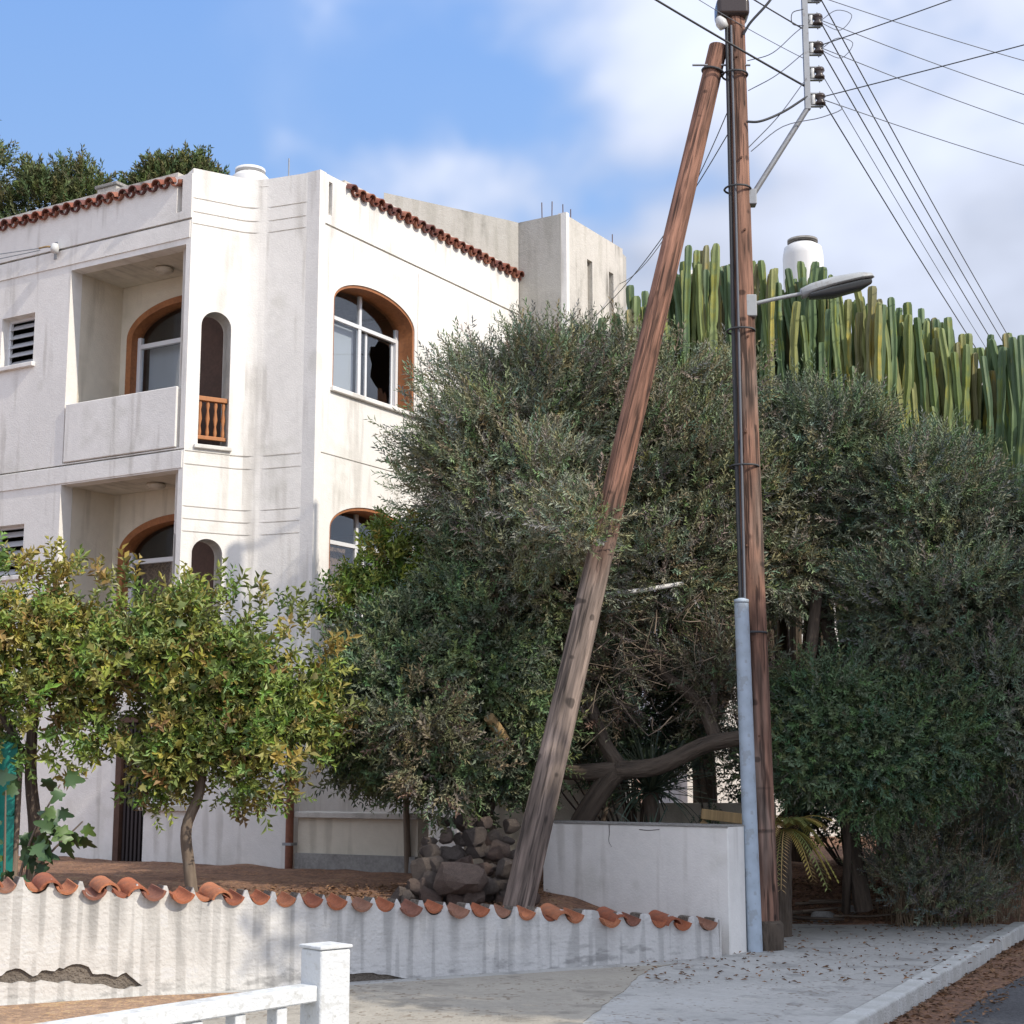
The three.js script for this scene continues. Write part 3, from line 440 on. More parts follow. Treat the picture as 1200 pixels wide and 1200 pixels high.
// ------------------------------------------------------------------ low roadside wall with clay coping tiles
{
  const WL = 8.33, W0 = [-5.5, 0, -wallD(-5.5)], ang = 28.6 * Math.PI / 180;
  const w = thing('garden_wall', 'low rough white wall with clay coping tiles and grey rain streaks', 'wall', W0, ang);
  const topAt = (s) => s < 2.23 ? mix(0.92, 0.87, s / 2.23) : s < 4.6 ? mix(0.87, 0.665, (s - 2.23) / 2.37) : s < 6.55 ? mix(0.665, 0.485, (s - 4.6) / 1.95) : mix(0.485, 0.325, (s - 6.55) / 1.75);
  rnd = mulberry(91);
  const spots = []; for (let s = 0.12; s < 6.5; s += R(0.20, 0.218)) spots.push(s);
  spots.push(6.62, 6.84, 7.18, 7.42, 7.7, 7.93, 8.2);
  const dip = (s) => { let m = 1; for (const q of spots) m = Math.min(m, Math.abs(s - q)); return m; };
  const top = []; for (let s = 0; s <= WL + 1e-6; s += 0.02) { const m = dip(s); top.push([s, topAt(s) + (m < 0.09 ? -Math.sqrt(Math.max(0, 0.0081 - m * m)) * 1.15 : 0.012 * Math.sin(cl((m - 0.09) / 0.04) * 1.57)) + 0.004 * (h3(Math.floor(s * 50), 3, 1) - 0.5)]); }
  // streaks run down from below each tile: rain-borne dirt, one map for the whole length
  const streakTex = colTex(2048, 256, (u, v) => {
    const s = u * WL, y = v * 1.0, below = topAt(s) - y, wob = s + 0.02 * (pf(u, v, 30, 3, 301) - 0.5);
    let m = 1; for (const q of spots) m = Math.min(m, Math.abs(wob - q - 0.02 * Math.sin(q * 37)));
    const len = 0.45 + 0.5 * vn(s * 4, 1, 2), str = sm(0.07, 0.015, m) * sm(len, 0.0, below) * (0.55 + 0.6 * vn(s * 3.1, 7, 1)) * (s > 6.6 ? 0.35 : 1);
    const run = sm(0.55, 0.75, vn(s * 26, y * 1.4, 3)) * 0.22, f = pf(u, v, 128, 2, 311), big = pf(u, v, 12, 4, 321), sunWarm = sm(4.9, 3.2, s);
    const splash = sm(0.55, 0.75, pf(u * 3 % 1, v, 18, 4, 331)) * sm(0.32, 0.05, y) * 0.35;
    const k = (1.0 + 0.16 * (f - 0.5) + 0.18 * (big - 0.5)) * (1 - 0.34 * str) * (1 - run) * (1 - splash);
    return [k, k * mix(1, 0.975, sunWarm * 0.6), k * mix(1, 0.92, sunWarm * 0.6)];  // left end tinted warmer: sunlight put into the plaster colour
  }, 1);
  streakTex.repeat.set(1 / WL, 1);
  const plaster = std(lin(0.58, 0.565, 0.54), 0.95, { map: streakTex, bumpMap: greyTex(512, 512, (u, v) => pf(u, v, 40, 3, 341), 0.9), bumpScale: 0.006 });
  // plaster coat with a ragged lower edge where it has fallen off the core
  const low = []; for (let s = WL; s >= -1e-6; s -= 0.03) { let y = 0.0; if (s > 1.0 && s < 4.15) y = 0.10 + 0.20 * fbm(s * 3.4, 4, 1, 2) + 0.12 * (fbm(s * 14, 2, 8, 3) - 0.5) - 0.2 * sm(3.2, 3.65, s); else if (s > 4.45 && s < 5.35) y = 0.075 * Math.sin((s - 4.45) / 0.9 * Math.PI) + 0.02 * fbm(s * 14, 2, 8, 3); low.push([s, Math.max(-0.05, y - 0.02)]); }
  const keepUV = (g) => { const p = g.attributes.position, uv = g.attributes.uv; for (let i = 0; i < p.count; i++) uv.setXY(i, p.getX(i), p.getY(i)); return g; };
  const coat = ext(poly([...top, ...low]), 0.022); coat.translate(0, 0, 0.0); obj('plaster_coat', keepUV(coat), plaster, w);
  obj('end_plaster', keepUV(box(WL + 0.001, WL + 0.02, -0.05, topAt(WL) + 0.0, -0.16, 0.022)), plaster, w);
  const coreTop = top.map(([s, y]) => [s, y - 0.001]);
  obj('masonry_core', boxUV(ext(poly([...coreTop, [WL, -0.15], [0, -0.15]]), 0.16).translate(0, 0, -0.161)), M.core, w);
  const rem = []; for (let s = 0.8; s <= 4.2; s += 0.04) rem.push([s, 0.02 + 0.15 * fbm(s * 3.4 + 0.6, 4, 1, 2) + 0.05 * fbm(s * 15, 3, 2, 2)]);
  obj('plaster_skirt', keepUV(ext(poly([[0.8, -0.05], ...rem, [4.2, -0.05]].reverse()), 0.03)), plaster, w);
  // tiles: channels bedded on the wall head, a few covers left
  const ch = barrel(0.084, 0.31, 0.018, Math.PI * 1.08, Math.PI * 1.92, 9), cv = barrel(0.085, 0.31, 0.016, 0.25, Math.PI - 0.25, 9);
  spots.forEach((s, i) => {
    const t = obj('channel_tile', ch, M.tiles[Math.floor(rnd() * 5)], w); t.position.set(s, topAt(s) + 0.012 + R(-0.008, 0.008), -0.245 + R(-0.02, 0.02)); t.rotation.set(0.12 + R(-0.03, 0.03), R(-0.04, 0.04), R(-0.06, 0.06)); t.scale.setScalar(R(0.9, 1.08));
  });
  [[2, 0.5], [5, 0.5], [9, .5], [11, .5], [13, 0.5], [14, .5], [17, .5], [spots.length - 7, 0.5], [spots.length - 5, 0.5], [spots.length - 3, .5]].forEach(([i]) => {
    const s = (spots[i] + spots[i + 1]) / 2, t = obj('cover_tile', cv, M.tiles[Math.floor(rnd() * 3)], w); t.position.set(s, topAt(s) - 0.045, -0.255 + R(-0.02, 0.02)); t.rotation.set(0.13 + R(-0.04, 0.04), R(-0.04, 0.04), R(-0.05, 0.05));
  });
}
// white block wall behind its right end
{
  const a = -Math.atan2(1.35, 1.63), w = thing('block_wall', 'plain white rendered block wall with a crack, between the two wooden poles', 'wall', [0.31, 0, -15.85], a);
  const L = 2.11, s = ext(poly([[0, 0.1], [L, 0.0], [L, 1.10], [0, 1.10]]), 0.26, [], 0.012); s.translate(0, 0, -0.272); obj('body', boxUV(s), M.white, w);
  obj('coping', boxUV(ext(rect(-0.01, L + 0.01, 1.114, 1.128), 0.30).translate(0, 0, -0.288)), M.concrete, w);
  obj('crack', [tube([[0.80, 1.11, 0.001], [0.802, 1.03, 0.001], [0.796, 0.95, 0.001], [0.83, 0.90, 0.001]], 0.005, 0.002, 4), tube([[1.15, 1.07, 0.001], [1.25, 1.065, 0.001], [1.38, 1.075, 0.001]], 0.004, 0.003, 4)], M.dark, w);
}

// ------------------------------------------------------------------ foreground openwork fence
{
  const f = thing('concrete_fence', 'white concrete openwork fence with a square end pillar near the driveway', 'fence', [-0.80, 0, -7.0], Math.atan2(-0.66, -0.75));
  obj('pillar', rbox(-0.078, 0.078, -0.05, 0.855, -0.078, 0.078, 0.012), M.fence, f);
  obj('pillar_cap', rbox(-0.084, 0.084, 0.857, 0.872, -0.084, 0.084, 0.006), M.fence, f);
  const top = ext(poly([[0.08, 0.705], [2.6, 0.61], [2.6, 0.555], [0.08, 0.65]]), 0.10, [], 0.006); top.translate(0, 0, -0.05); obj('top_rail', boxUV(top), M.fence, f);
  const mid = ext(poly([[0.08, 0.42], [2.6, 0.325], [2.6, 0.265], [0.08, 0.36]]), 0.09, [], 0.006); mid.translate(0, 0, -0.045); obj('middle_rail', boxUV(mid), M.fence, f);
  obj('plinth', rbox(0.08, 2.6, -0.05, 0.16, -0.06, 0.06, 0.01), M.fence, f);
  for (let i = 0; i < 12; i++) { const x = 0.24 + i * 0.2, y = 0.67 - (x - 0.08) * 0.0377; obj('baluster', rbox(x - 0.026, x + 0.026, 0.15, y - 0.03, -0.04, 0.04, 0.006), M.fence, f); }
}

// ------------------------------------------------------------------ poles, lamp, wires
const PX = 2.30, PD = 14.95;
{
  const p = thing('utility_pole', 'upright brown wooden utility pole with a blue-grey pipe strapped to its foot', 'pole', [PX, 0, -PD]);
  obj('pole', tube([[0.03, -0.1, 0], [-0.01, 3.2, 0], [-0.04, 6.6, 0], [-0.05, 10.2, 0]], 0.135, 0.098, 20, 30), M.pole, p);
  obj('pipe', tube([[-0.10, -0.05, 0.2], [-0.125, 1.6, 0.19], [-0.145, 3.17, 0.175]], 0.072, 0.068, 16), M.pipe, p);
  obj('pipe_collar', clean(lathe([[0.03, 3.165], [0.069, 3.165], [0.071, 3.2], [0.03, 3.215]], 16).translate(-0.145, 0, 0.175)), M.pipe, p);
  obj('riser_cable', tube([[-0.148, 3.1, 0.16], [-0.15, 5, 0.10], [-0.145, 7, 0.085], [-0.14, 9.0, 0.075]], 0.021, 0.018, 8, 20), M.cable, p);
  obj('riser_cable', tube([[-0.115, 3.1, 0.19], [-0.105, 5, 0.145], [-0.10, 7, 0.12], [-0.10, 9.0, 0.10]], 0.012, 0.012, 6, 20), M.cableGrey, p);
  for (const y of [2.9, 4.5, 5.85, 7.3, 8.5]) { const g = new THREE.TorusGeometry(mix(0.15, 0.125, y / 9), 0.011, 5, 22); g.rotateX(Math.PI / 2); g.translate(-0.045 - 0.02 + (y < 4 ? 0.03 : 0), y, 0.03); obj('strap', clean(g), M.cable, p); }
  obj('stub_collar', clean(lathe([[0.135, 0], [0.165, 0], [0.17, 0.22], [0.135, 0.26]], 16).translate(0.03, 0, 0)), M.bark, p);
  for (let i = 0; i < 9; i++) { const g = new THREE.CylinderGeometry(0.012, 0.012, 0.03, 6); g.rotateX(Math.PI / 2); g.translate(-0.03 + R(-0.06, 0.06), 1 + i * 0.95 + R(-0.2, 0.2), 0.115); obj('bolt', clean(g), M.rust, p); }
  // steel bracket: upright channel out on a strut, carrying shackle insulators
  obj('bracket_upright', [box(0.635, 0.69, 8.15, 10.4, -0.03, 0.03)], M.galv, p);
  obj('bracket_strut', [tube([[0.665, 8.17, 0], [0.07, 7.22, 0]], 0.028, 0.028, 8)], M.galv, p);
  obj('bracket_arm', [box(-0.05, 0.66, 9.48, 9.55, -0.04, -0.032), box(-0.05, 0.66, 10.2, 10.27, -0.04, -0.032)], M.galv, p);
  obj('strut_foot', rbox(-0.0, 0.12, 7.14, 7.3, -0.06, 0.06, 0.01), M.galv, p);
  for (const y of [9.37, 9.10, 8.80, 8.53, 8.25]) {
    obj('shackle', [box(0.69, 0.82, y + 0.06, y + 0.072, -0.02, 0.02), box(0.69, 0.82, y - 0.072, y - 0.06, -0.02, 0.02), tube([[0.79, y - 0.09, 0], [0.79, y + 0.09, 0]], 0.008, 0.008, 6)], M.galv, p);
    obj('insulator', clean(lathe([[0.01, -0.058], [0.05, -0.055], [0.055, -0.03], [0.03, 0], [0.055, 0.03], [0.05, 0.055], [0.01, 0.058]], 14).translate(0.79, y, 0)), M.brownPorcelain, p);
    obj('insulator_sleeve', clean(lathe([[0.008, -0.05], [0.025, -0.05], [0.025, 0.05], [0.008, 0.05]], 10).translate(0.72, y, 0)), M.porcelain, p);
  }
  obj('pole_top_block', [rbox(-0.24, 0.09, 9.1, 9.3, -0.13, 0.14, 0.05)], M.brownPorcelain, p);
  const ci = lathe([[0.01, -0.07], [0.05, -0.06], [0.06, 0], [0.035, 0.06], [0.01, 0.07]], 12); ci.rotateZ(0.5); ci.translate(-0.2, 9.03, 0.1); obj('insulator', clean(ci), M.porcelain, p);
  obj('cross_arm', [rbox(0.02, 0.42, 9.3, 9.4, 0.09, 0.17, 0.02)], M.galv, p);

  const q = thing('stay_pole', 'brown wooden stay pole leaning against the upright utility pole', 'pole', [0.09, 0, -14.15]);
  obj('pole', tube([[-0.13, 0.05, 0], [0.91, 4.35, -0.42], [1.995, 8.83, -0.83]], 0.14, 0.095, 20, 24), M.stay, q);
  obj('top_bolt', tube([[1.72, 8.6, -0.75], [2.3, 8.6, -0.75]], 0.012, 0.012, 6), M.galv, q);
  obj('top_band', clean(new THREE.TorusGeometry(0.108, 0.012, 6, 20).rotateX(Math.PI / 2).rotateZ(-0.22).translate(1.93, 8.55, -0.80)), M.cable, q);

  const l = thing('street_lamp', 'grey cobra-head street lamp on a short arm bolted to the utility pole', 'street lamp', [PX, 6.13, -PD + 0.04]);
  obj('arm', tube([[0.02, -0.02, 0], [0.25, 0.03, 0.02], [0.56, 0.09, 0.04]], 0.021, 0.018, 8), M.lampBody, l);
  obj('clamp', rbox(-0.02, 0.085, -0.15, 0.07, -0.07, 0.07, 0.012), M.lampBody, l);
  const loft = (secs, low) => { const n = 20, pos = [], idx = []; secs.forEach(([t, x, y, wd, up, dn]) => { for (let k = 0; k <= n; k++) { const a = k / n * Math.PI * 2, c = Math.cos(a), s = Math.sin(a); pos.push(x - Math.sin(0.25) * 0, y + (s > 0 ? up : dn) * Math.sign(s) * Math.pow(Math.abs(s), 0.7), wd * Math.sign(c) * Math.pow(Math.abs(c), 0.75)); } }); for (let i = 0; i < secs.length - 1; i++) for (let k = 0; k < n; k++) { const q = i * (n + 1) + k; idx.push(q, q + n + 1, q + 1, q + 1, q + n + 1, q + n + 2); } const g = new THREE.BufferGeometry(); g.setAttribute('position', new THREE.Float32BufferAttribute(pos, 3)); g.setIndex(idx); g.computeVertexNormals(); return boxUV(g); };
  const hd = loft([[0, 0, 0.03, 0.002, 0.002, 0.002], [0, 0.005, 0.03, 0.05, 0.05, 0.05], [0, 0.12, 0.03, 0.085, 0.075, 0.03], [0, 0.35, 0.03, 0.125, 0.085, 0.02], [0, 0.6, 0.03, 0.115, 0.065, 0.018], [0, 0.71, 0.028, 0.075, 0.04, 0.015], [0, 0.745, 0.025, 0.004, 0.004, 0.004]]);
  hd.rotateZ(0.245); hd.translate(0.53, 0.05, 0.04); obj('head', hd, M.lampBody, l);
  const ln = loft([[0, 0.06, 0.0, 0.002, 0.002, 0.002], [0, 0.08, 0.0, 0.07, 0.02, 0.03], [0, 0.3, 0.0, 0.108, 0.025, 0.075], [0, 0.58, 0.0, 0.10, 0.025, 0.065], [0, 0.70, 0.005, 0.05, 0.015, 0.03], [0, 0.715, 0.01, 0.002, 0.002, 0.002]]);
  ln.rotateZ(0.245); ln.translate(0.53, 0.04, 0.04); obj('lens', ln, M.lampLens, l);
}
{
  const wire = (label, a, b, sag, r, grp = 'overhead wires', m = M.cable) => {
    const pts = []; for (let i = 0; i <= 10; i++) { const t = i / 10; pts.push([mix(a[0], b[0], t), mix(a[1], b[1], t) - sag * 4 * t * (1 - t), mix(a[2], b[2], t)]); }
    return tag(obj('overhead_wire', tube(pts, r, r, 5, 24, false), m), label, 'wire', grp);
  };
  const I = (y, z = 0.03) => [PX + 0.80, y, -PD + z];
  // line running on along the road
  for (const [y, w] of [[9.37, 'topmost'], [9.10, 'second'], [8.80, 'third'], [8.25, 'lowest']]) { const a = I(y); wire(`dark line wire running down along the road from the ${w} bracket insulator`, a, [a[0] + 20, y - 0.9, a[2] - 40], 0.75, 0.007, 'line wires along the road'); }
  { const a = I(8.53); wire('thinner dark wire dropping between the heavier line wires', a, [a[0] + 20, 7.55, a[2] - 40], 0.75, 0.0042); }
  // service wires crossing the road towards the right
  const far = [[9.35, 0.7, 8.4, 'highest'], [9.1, -0.2, 8.15, 'second highest'], [8.8, -0.55, 7.9, 'third highest'], [8.25, -0.3, 7.5, 'lowest']];
  far.forEach(([y, dz, e, w]) => wire(`${w} of the thin grey service wires sagging across the road`, I(y), [PX + 9.5, e + 0.35, -PD - 3.4 + dz], 0.25, 0.0045, 'service wires to the right', M.cableGrey));
  wire('thin wire climbing away from the lowest bracket insulator', I(8.27), [PX + 5.2, 9.05, -PD + 1.2], 0.02, 0.006);
  wire('thin wire climbing away from the middle bracket insulator', I(8.82), [PX + 2.6, 9.3, -PD + 0.5], 0.01, 0.006);
  // heavy cable from the upper left past the pole to the bracket
  wire('thick black cable crossing behind the pole top to the steel bracket', [-1.2, 10.25, -13.4], [PX + 0.66, 8.4, -PD - 0.02], 0.06, 0.012);
  wire('black cable passing above the pole top to the steel bracket', [0.3, 10.35, -14.2], [PX + 0.66, 9.02, -PD - 0.03], 0.03, 0.008);
  wire('thin grey wire strung above the black cable', [1.0, 9.75, -14.6], [PX + 0.66, 8.7, -PD - 0.03], 0.05, 0.004, undefined, M.cableGrey);
  // service wires down to the roofs on the left
  const t1 = hp(0.79, 9.4, -6.72), t2 = hp(0.3, 9.12, -4.8);
  wire('thin service wire running down from the pole to the far end of the stair tower', [PX - 0.11, 8.2, -PD], hp(0.84, 9.3, -6.6), 0.35, 0.0055, 'service wires to the house');
  wire('thin service wire running down from the pole to the near edge of the stair tower', [PX - 0.11, 7.95, -PD], hp(0.84, 8.2, -5.2), 0.25, 0.0055, 'service wires to the house');
  wire('grey service wire reaching the bracket on the left house front', hp(-3.88, 8.5, 1.07), hp(-6.6, 7.2, 6.0), 0.15, 0.007, 'wires at the house bracket', M.cableGrey);
  wire('grey service wire reaching the bracket on the left house front', hp(-3.86, 8.47, 1.07), hp(-6.6, 7.05, 5.8), 0.2, 0.007, 'wires at the house bracket', M.cableGrey);
  // jumpers between pole and bracket
  const jump = (label, pts, r, m = M.cable) => tag(obj('jumper_wire', tube(pts, r, r, 5, 20, false), m), label, 'wire', 'jumper wires');
  const jp = (x, y, z = 0) => [PX + x, y, -PD + z];
  jump('black drooping cable looped from the pole to the bracket', [jp(0.03, 7.98, 0.1), jp(0.15, 7.98, 0.1), jp(0.4, 8.1, 0.05), jp(0.66, 8.28, 0.02)], 0.013);
  jump('black curved cable from the cross arm down to the pole top', [jp(0.4, 9.4, 0.15), jp(0.26, 9.2, 0.16), jp(0.08, 9.0, 0.13), jp(0.02, 8.9, 0.1)], 0.014);
  jump('thin wire sagging from the pole to the second insulator', [jp(0.07, 8.67), jp(0.3, 8.72, 0.05), jp(0.55, 8.95, 0.03), jp(0.72, 9.1, 0.02)], 0.005, M.cableGrey);
  jump('thin wire rising from the pole to the third insulator', [jp(0.07, 8.35), jp(0.35, 8.5, 0.03), jp(0.7, 8.8, 0.02)], 0.005, M.cableGrey);
  jump('thin wire rising steeply to the fourth insulator', [jp(0.06, 7.75), jp(0.35, 8.05, 0.04), jp(0.62, 8.42, 0.03), jp(0.7, 8.53, 0.02)], 0.005, M.cableGrey);
  jump('thin wire looping under the lowest insulator', [jp(0.08, 7.7, 0.02), jp(0.4, 7.95, 0.05), jp(0.8, 8.05, 0.05), jp(1.0, 8.15, 0.04), jp(0.82, 8.24, 0.03)], 0.005, M.cableGrey);
  for (const y of [9.10, 8.80]) jump('thin wire loop beyond the shackle insulators', [jp(0.82, y), jp(0.98, y + 0.09, 0.05), jp(1.13, y + 0.04, 0.04), jp(1.02, y - 0.1, 0), jp(0.82, y - 0.02)], 0.004, M.cableGrey);
  jump('thin loop of wire beside the bracket upright', [jp(0.64, 9.2, 0.05), jp(0.53, 9.16, 0.05), jp(0.53, 9.04, 0.05), jp(0.64, 9.02, 0.05)], 0.005);
}

// ------------------------------------------------------------------ the white house farther back
{
  const b = thing('far_house', 'plain white house hidden behind the olive and euphorbia, roof just showing', 'house', [2.9, 0, -26.5], 0.06);
  const wall = ext(rect(0, 6.4, 0, 8.5), 0.25, [[[0.9, 3.2], [1.9, 3.2], [1.9, 4.5], [0.9, 4.5]], [[3.6, 6.2], [4.6, 6.2], [4.6, 7.4], [3.6, 7.4]]]); wall.translate(0, 0, -0.25);
  obj('wall', [boxUV(wall), box(0, 0.25, 0, 8.5, -5, -0.25), box(6.15, 6.4, 0, 8.5, -5, -0.25), box(0.25, 6.15, 0, 8.5, -5, -4.75)], M.white, b);
  obj('roof', box(0.25, 6.15, 8.2, 8.3, -4.75, -0.25), M.concrete, b);
  for (const [x, y, h] of [[0.9, 3.2, 1.3], [3.6, 6.2, 1.2]]) { const w = obj('window', [box(x, x + 0.05, y, y + h, -0.2, -0.15), box(x + 0.95, x + 1, y, y + h, -0.2, -0.15), box(x + 0.05, x + 0.95, y, y + 0.05, -0.2, -0.15), box(x + 0.05, x + 0.95, y + h - 0.05, y + h, -0.2, -0.15)], M.alu, b); obj('pane', box(x + 0.05, x + 0.95, y + 0.05, y + h - 0.05, -0.18, -0.175), M.glass, w); }
  obj('penthouse', box(0.15, 1.0, 8.3, 10.42, -2.2, -0.5), M.white, b);
  const t = thing('water_tank', 'tall white cylinder water tank behind the tops of the euphorbia', 'water tank', [5.2, 8.28, -27.1]);
  obj('drum', clean(lathe([[0, 0.1], [0.36, 0.1], [0.36, 2.4], [0.33, 2.57], [0.2, 2.66], [0, 2.68]], 24)), M.tank, t);
  obj('lid', clean(lathe([[0.0, 2.69], [0.27, 2.66], [0.27, 2.72], [0, 2.75]], 24)), M.concrete, t);
  obj('base', box(-0.4, 0.4, 0, 0.1, -0.4, 0.4), M.concrete, t);
  const g = thing('yard_wall', 'pale yellow garden wall showing between the twisted olive limbs', 'wall', [-0.55, 0.3, -18.4], 0.04);
  obj('body', box(0, 1.5, 0, 1.75, -0.15, 0), M.cream, g); obj('step', box(1.5, 3.6, 0, 0.95, -0.15, 0), M.cream, g);
  obj('gable', boxUV(ext(poly([[0.35, 1.752], [1.5, 1.752], [1.32, 2.15]]), 0.12).translate(0, 0, -0.14)), M.cream, g);
  const pk = thing('plank', 'weathered yellow plank propped behind the white block wall', 'plank', [2.1, 0.62, -15.7], 0.15);
  const pg = rbox(-0.26, 0.26, -0.05, 0.05, -0.015, 0.015, 0.006); pg.rotateZ(-0.12); pg.translate(0, 0.55, 0); obj('board', pg, M.plank, pk);
  const pg2 = rbox(-0.34, 0.34, -0.05, 0.05, -0.015, 0.015, 0.006); pg2.rotateZ(-0.7); pg2.translate(0, 0.27, -0.05); obj('brace', pg2, M.plank, pk);
}

// ------------------------------------------------------------------ rocks
{
  rnd = mulberry(55);
  const rockGeo = []; for (let k = 0; k < 6; k++) { const g = new THREE.IcosahedronGeometry(1, 2), p = g.attributes.position, v = new THREE.Vector3(); for (let i = 0; i < p.count; i++) { v.fromBufferAttribute(p, i); const n = 0.72 + 0.5 * fbm(v.x * 1.1 + k * 9, v.y * 1.1, v.z * 1.1, 2) + 0.34 * (fbm(v.x * 3.2 + k, v.y * 3.2, v.z * 3.2, 4) - 0.3); v.multiplyScalar(n); for (const [ax, ay, az, dd] of [[1, 0.2, 0.1 * k, 0.55], [-0.4, 1, 0.3, 0.5], [0.2 * k, -0.3, 1, 0.55], [-0.8, 0.3, -0.5, 0.6], [0.5, 0.7, 0.6, 0.62], [-0.6, 0.5, 0.7, 0.6]]) { const l = Math.hypot(ax, ay, az), e = (v.x * ax + v.y * ay + v.z * az) / l - dd; if (e > 0) v.addScaledVector(new THREE.Vector3(ax, ay, az), -e / l * 0.97); } p.setXYZ(i, v.x, v.y, v.z); } rockGeo.push(toCreasedNormals(boxUV(g), 0.16)); }
  const put = (x, d, y, s, lab, grp) => { const o = obj('rock', rockGeo[Math.floor(rnd() * 6)], M.rocks[Math.floor(rnd() * 4)]); o.position.set(x, y, -d); o.scale.set(s * R(0.85, 1.25), s * R(0.6, 0.9), s * R(0.8, 1.1)); o.rotation.set(R(-0.3, 0.3), R(0, 6.3), R(-0.3, 0.3)); tag(o, lab, 'rock', grp); return o; };
  const L = 'rough brown rock in the heap behind the low tiled wall', GR = 'rocks heaped behind the low wall';
  for (let row = 0; row < 6; row++) { const n = 15 - row * 2; for (let i = 0; i < n; i++) put(mix(-1.0 + row * 0.06, 0.18 - row * 0.05, i / (n - 1)) + R(-0.06, 0.06), 14.7 + row * 0.13 + R(-0.12, 0.14), 0.46 + row * 0.13 + R(-0.02, 0.05), R(0.07, 0.15), L, GR); }
  const big = put(-0.45, 14.62, 0.68, 0.23, 'largest pinkish angular rock leaning on the rock heap', undefined); big.material = M.rocks[2]; delete big.userData.group;
  for (const [x, d, s] of [[2.95, 17.9, 0.1], [3.35, 17.6, 0.16], [2.75, 17.5, 0.08], [3.7, 17.75, 0.09]]) put(x, d, earth(x, d) + 0.04, s, 'pale stone lying on the red earth behind the pavement', 'stones on the red earth').material = M.concrete;
}

// ------------------------------------------------------------------ foliage
function leafQuad(list, base, dir, up, len, wid, fold) { // folded leaf: two faces either side of a midrib
  const s = dir.clone().cross(up).normalize(), n = s.clone().cross(dir).normalize();
  const P = (t, w, h) => base.clone().addScaledVector(dir, len * t).addScaledVector(s, wid * w).addScaledVector(n, fold * wid * h);
  const a = P(0, 0, 0), l = P(0.45, -0.5, 1), r = P(0.45, 0.5, 1), e = P(1, 0, -0.6);
  for (const tri of [[a, e, l], [a, r, e]]) for (const q of tri) list.push(q.x, q.y, q.z);
}
function geoFrom(list) { const g = new THREE.BufferGeometry(); g.setAttribute('position', new THREE.Float32BufferAttribute(list, 3)); const uv = new Float32Array(list.length / 3 * 2); g.setAttribute('uv', new THREE.BufferAttribute(uv, 2)); g.computeVertexNormals(); return g; }
function sprig(n, L, len, wid, spread, seed, fold = 0.25) { // a twig along +y with leaves
  rnd = mulberry(seed); const list = [];
  for (let i = 0; i < n; i++) {
    const t = (i + 0.6) / n, a = i * 2.4 + R(-0.5, 0.5), out = new THREE.Vector3(Math.cos(a), 0, Math.sin(a)), tilt = spread * R(0.7, 1.2) * (1 - 0.35 * t);
    const dir = new THREE.Vector3(0, 1, 0).multiplyScalar(Math.cos(tilt)).addScaledVector(out, Math.sin(tilt)).normalize();
    const up = new THREE.Vector3(R(-0.6, 0.6), 1, R(-0.6, 0.6)).normalize();
    leafQuad(list, new THREE.Vector3(R(-0.01, 0.01), t * L, R(-0.01, 0.01)), dir, up, len * R(0.75, 1.2), wid * R(0.8, 1.2), fold);
  }
  for (let k = 0; k < 2; k++) { const w = 0.0022; if (k) list.push(-w, 0, 0, w, 0, 0, 0, L, 0); else list.push(0, 0, -w, 0, 0, w, 0, L, 0); }
  return geoFrom(list);
}
const leafMat = (c, tr = 0.35, rough = 0.6) => new THREE.MeshStandardMaterial({ color: c, roughness: rough, side: THREE.DoubleSide, vertexColors: !!tr });
const olSprig = [1, 2, 3].map((k) => sprig(18, 0.24, 0.054, 0.0135, 0.95, 400 + k));
const lentSprig = [1, 2].map((k) => sprig(16, 0.2, 0.05, 0.019, 1.0, 420 + k));
const broadSprig = [1, 2, 3].map((k) => sprig(10, 0.26, 0.10, 0.046, 1.2, 440 + k, 0.35));
const darkSprig = [1, 2].map((k) => sprig(14, 0.4, 0.13, 0.05, 0.95, 460 + k));
const V3 = (a) => new THREE.Vector3(...a);
const clumpCache = new Map();
function clumpGeo(sprigs, per, scale, droop, k) { // a handful of twigs in a unit ball, reaching along +y; tone differs from twig to twig
  const key = sprigs[0].uuid + [per, scale, droop, k].join(); if (clumpCache.has(key)) return clumpCache.get(key);
  const keep = rnd; rnd = mulberry(9000 + k * 131 + per);
  const P = [], C = [], N = [], v = new THREE.Vector3(), Y = new THREE.Vector3(0, 1, 0), q = new THREE.Quaternion(), q2 = new THREE.Quaternion();
  for (let i = 0; i < per; i++) {
    const g = sprigs[i % sprigs.length], p = g.attributes.position, n = g.attributes.normal, o = new THREE.Vector3(G(), G() * 0.8, G());
    q.setFromUnitVectors(Y, new THREE.Vector3(G() * 0.7, 1 + G() * 0.7 - droop, G() * 0.7).normalize()); q.multiply(q2.setFromAxisAngle(Y, R(0, 6.28)));
    const s = R(...scale), t = [R(0.75, 1.25), R(0.82, 1.2), R(0.7, 1.25)];
    for (let j = 0; j < p.count; j++) { v.fromBufferAttribute(p, j).multiplyScalar(s).applyQuaternion(q); P.push(v.x, v.y, v.z, o.x, o.y, o.z); v.fromBufferAttribute(n, j).applyQuaternion(q); N.push(v.x, v.y, v.z); C.push(...t); }
  }
  rnd = keep; const r = { P, N, C }; clumpCache.set(key, r); return r;
}
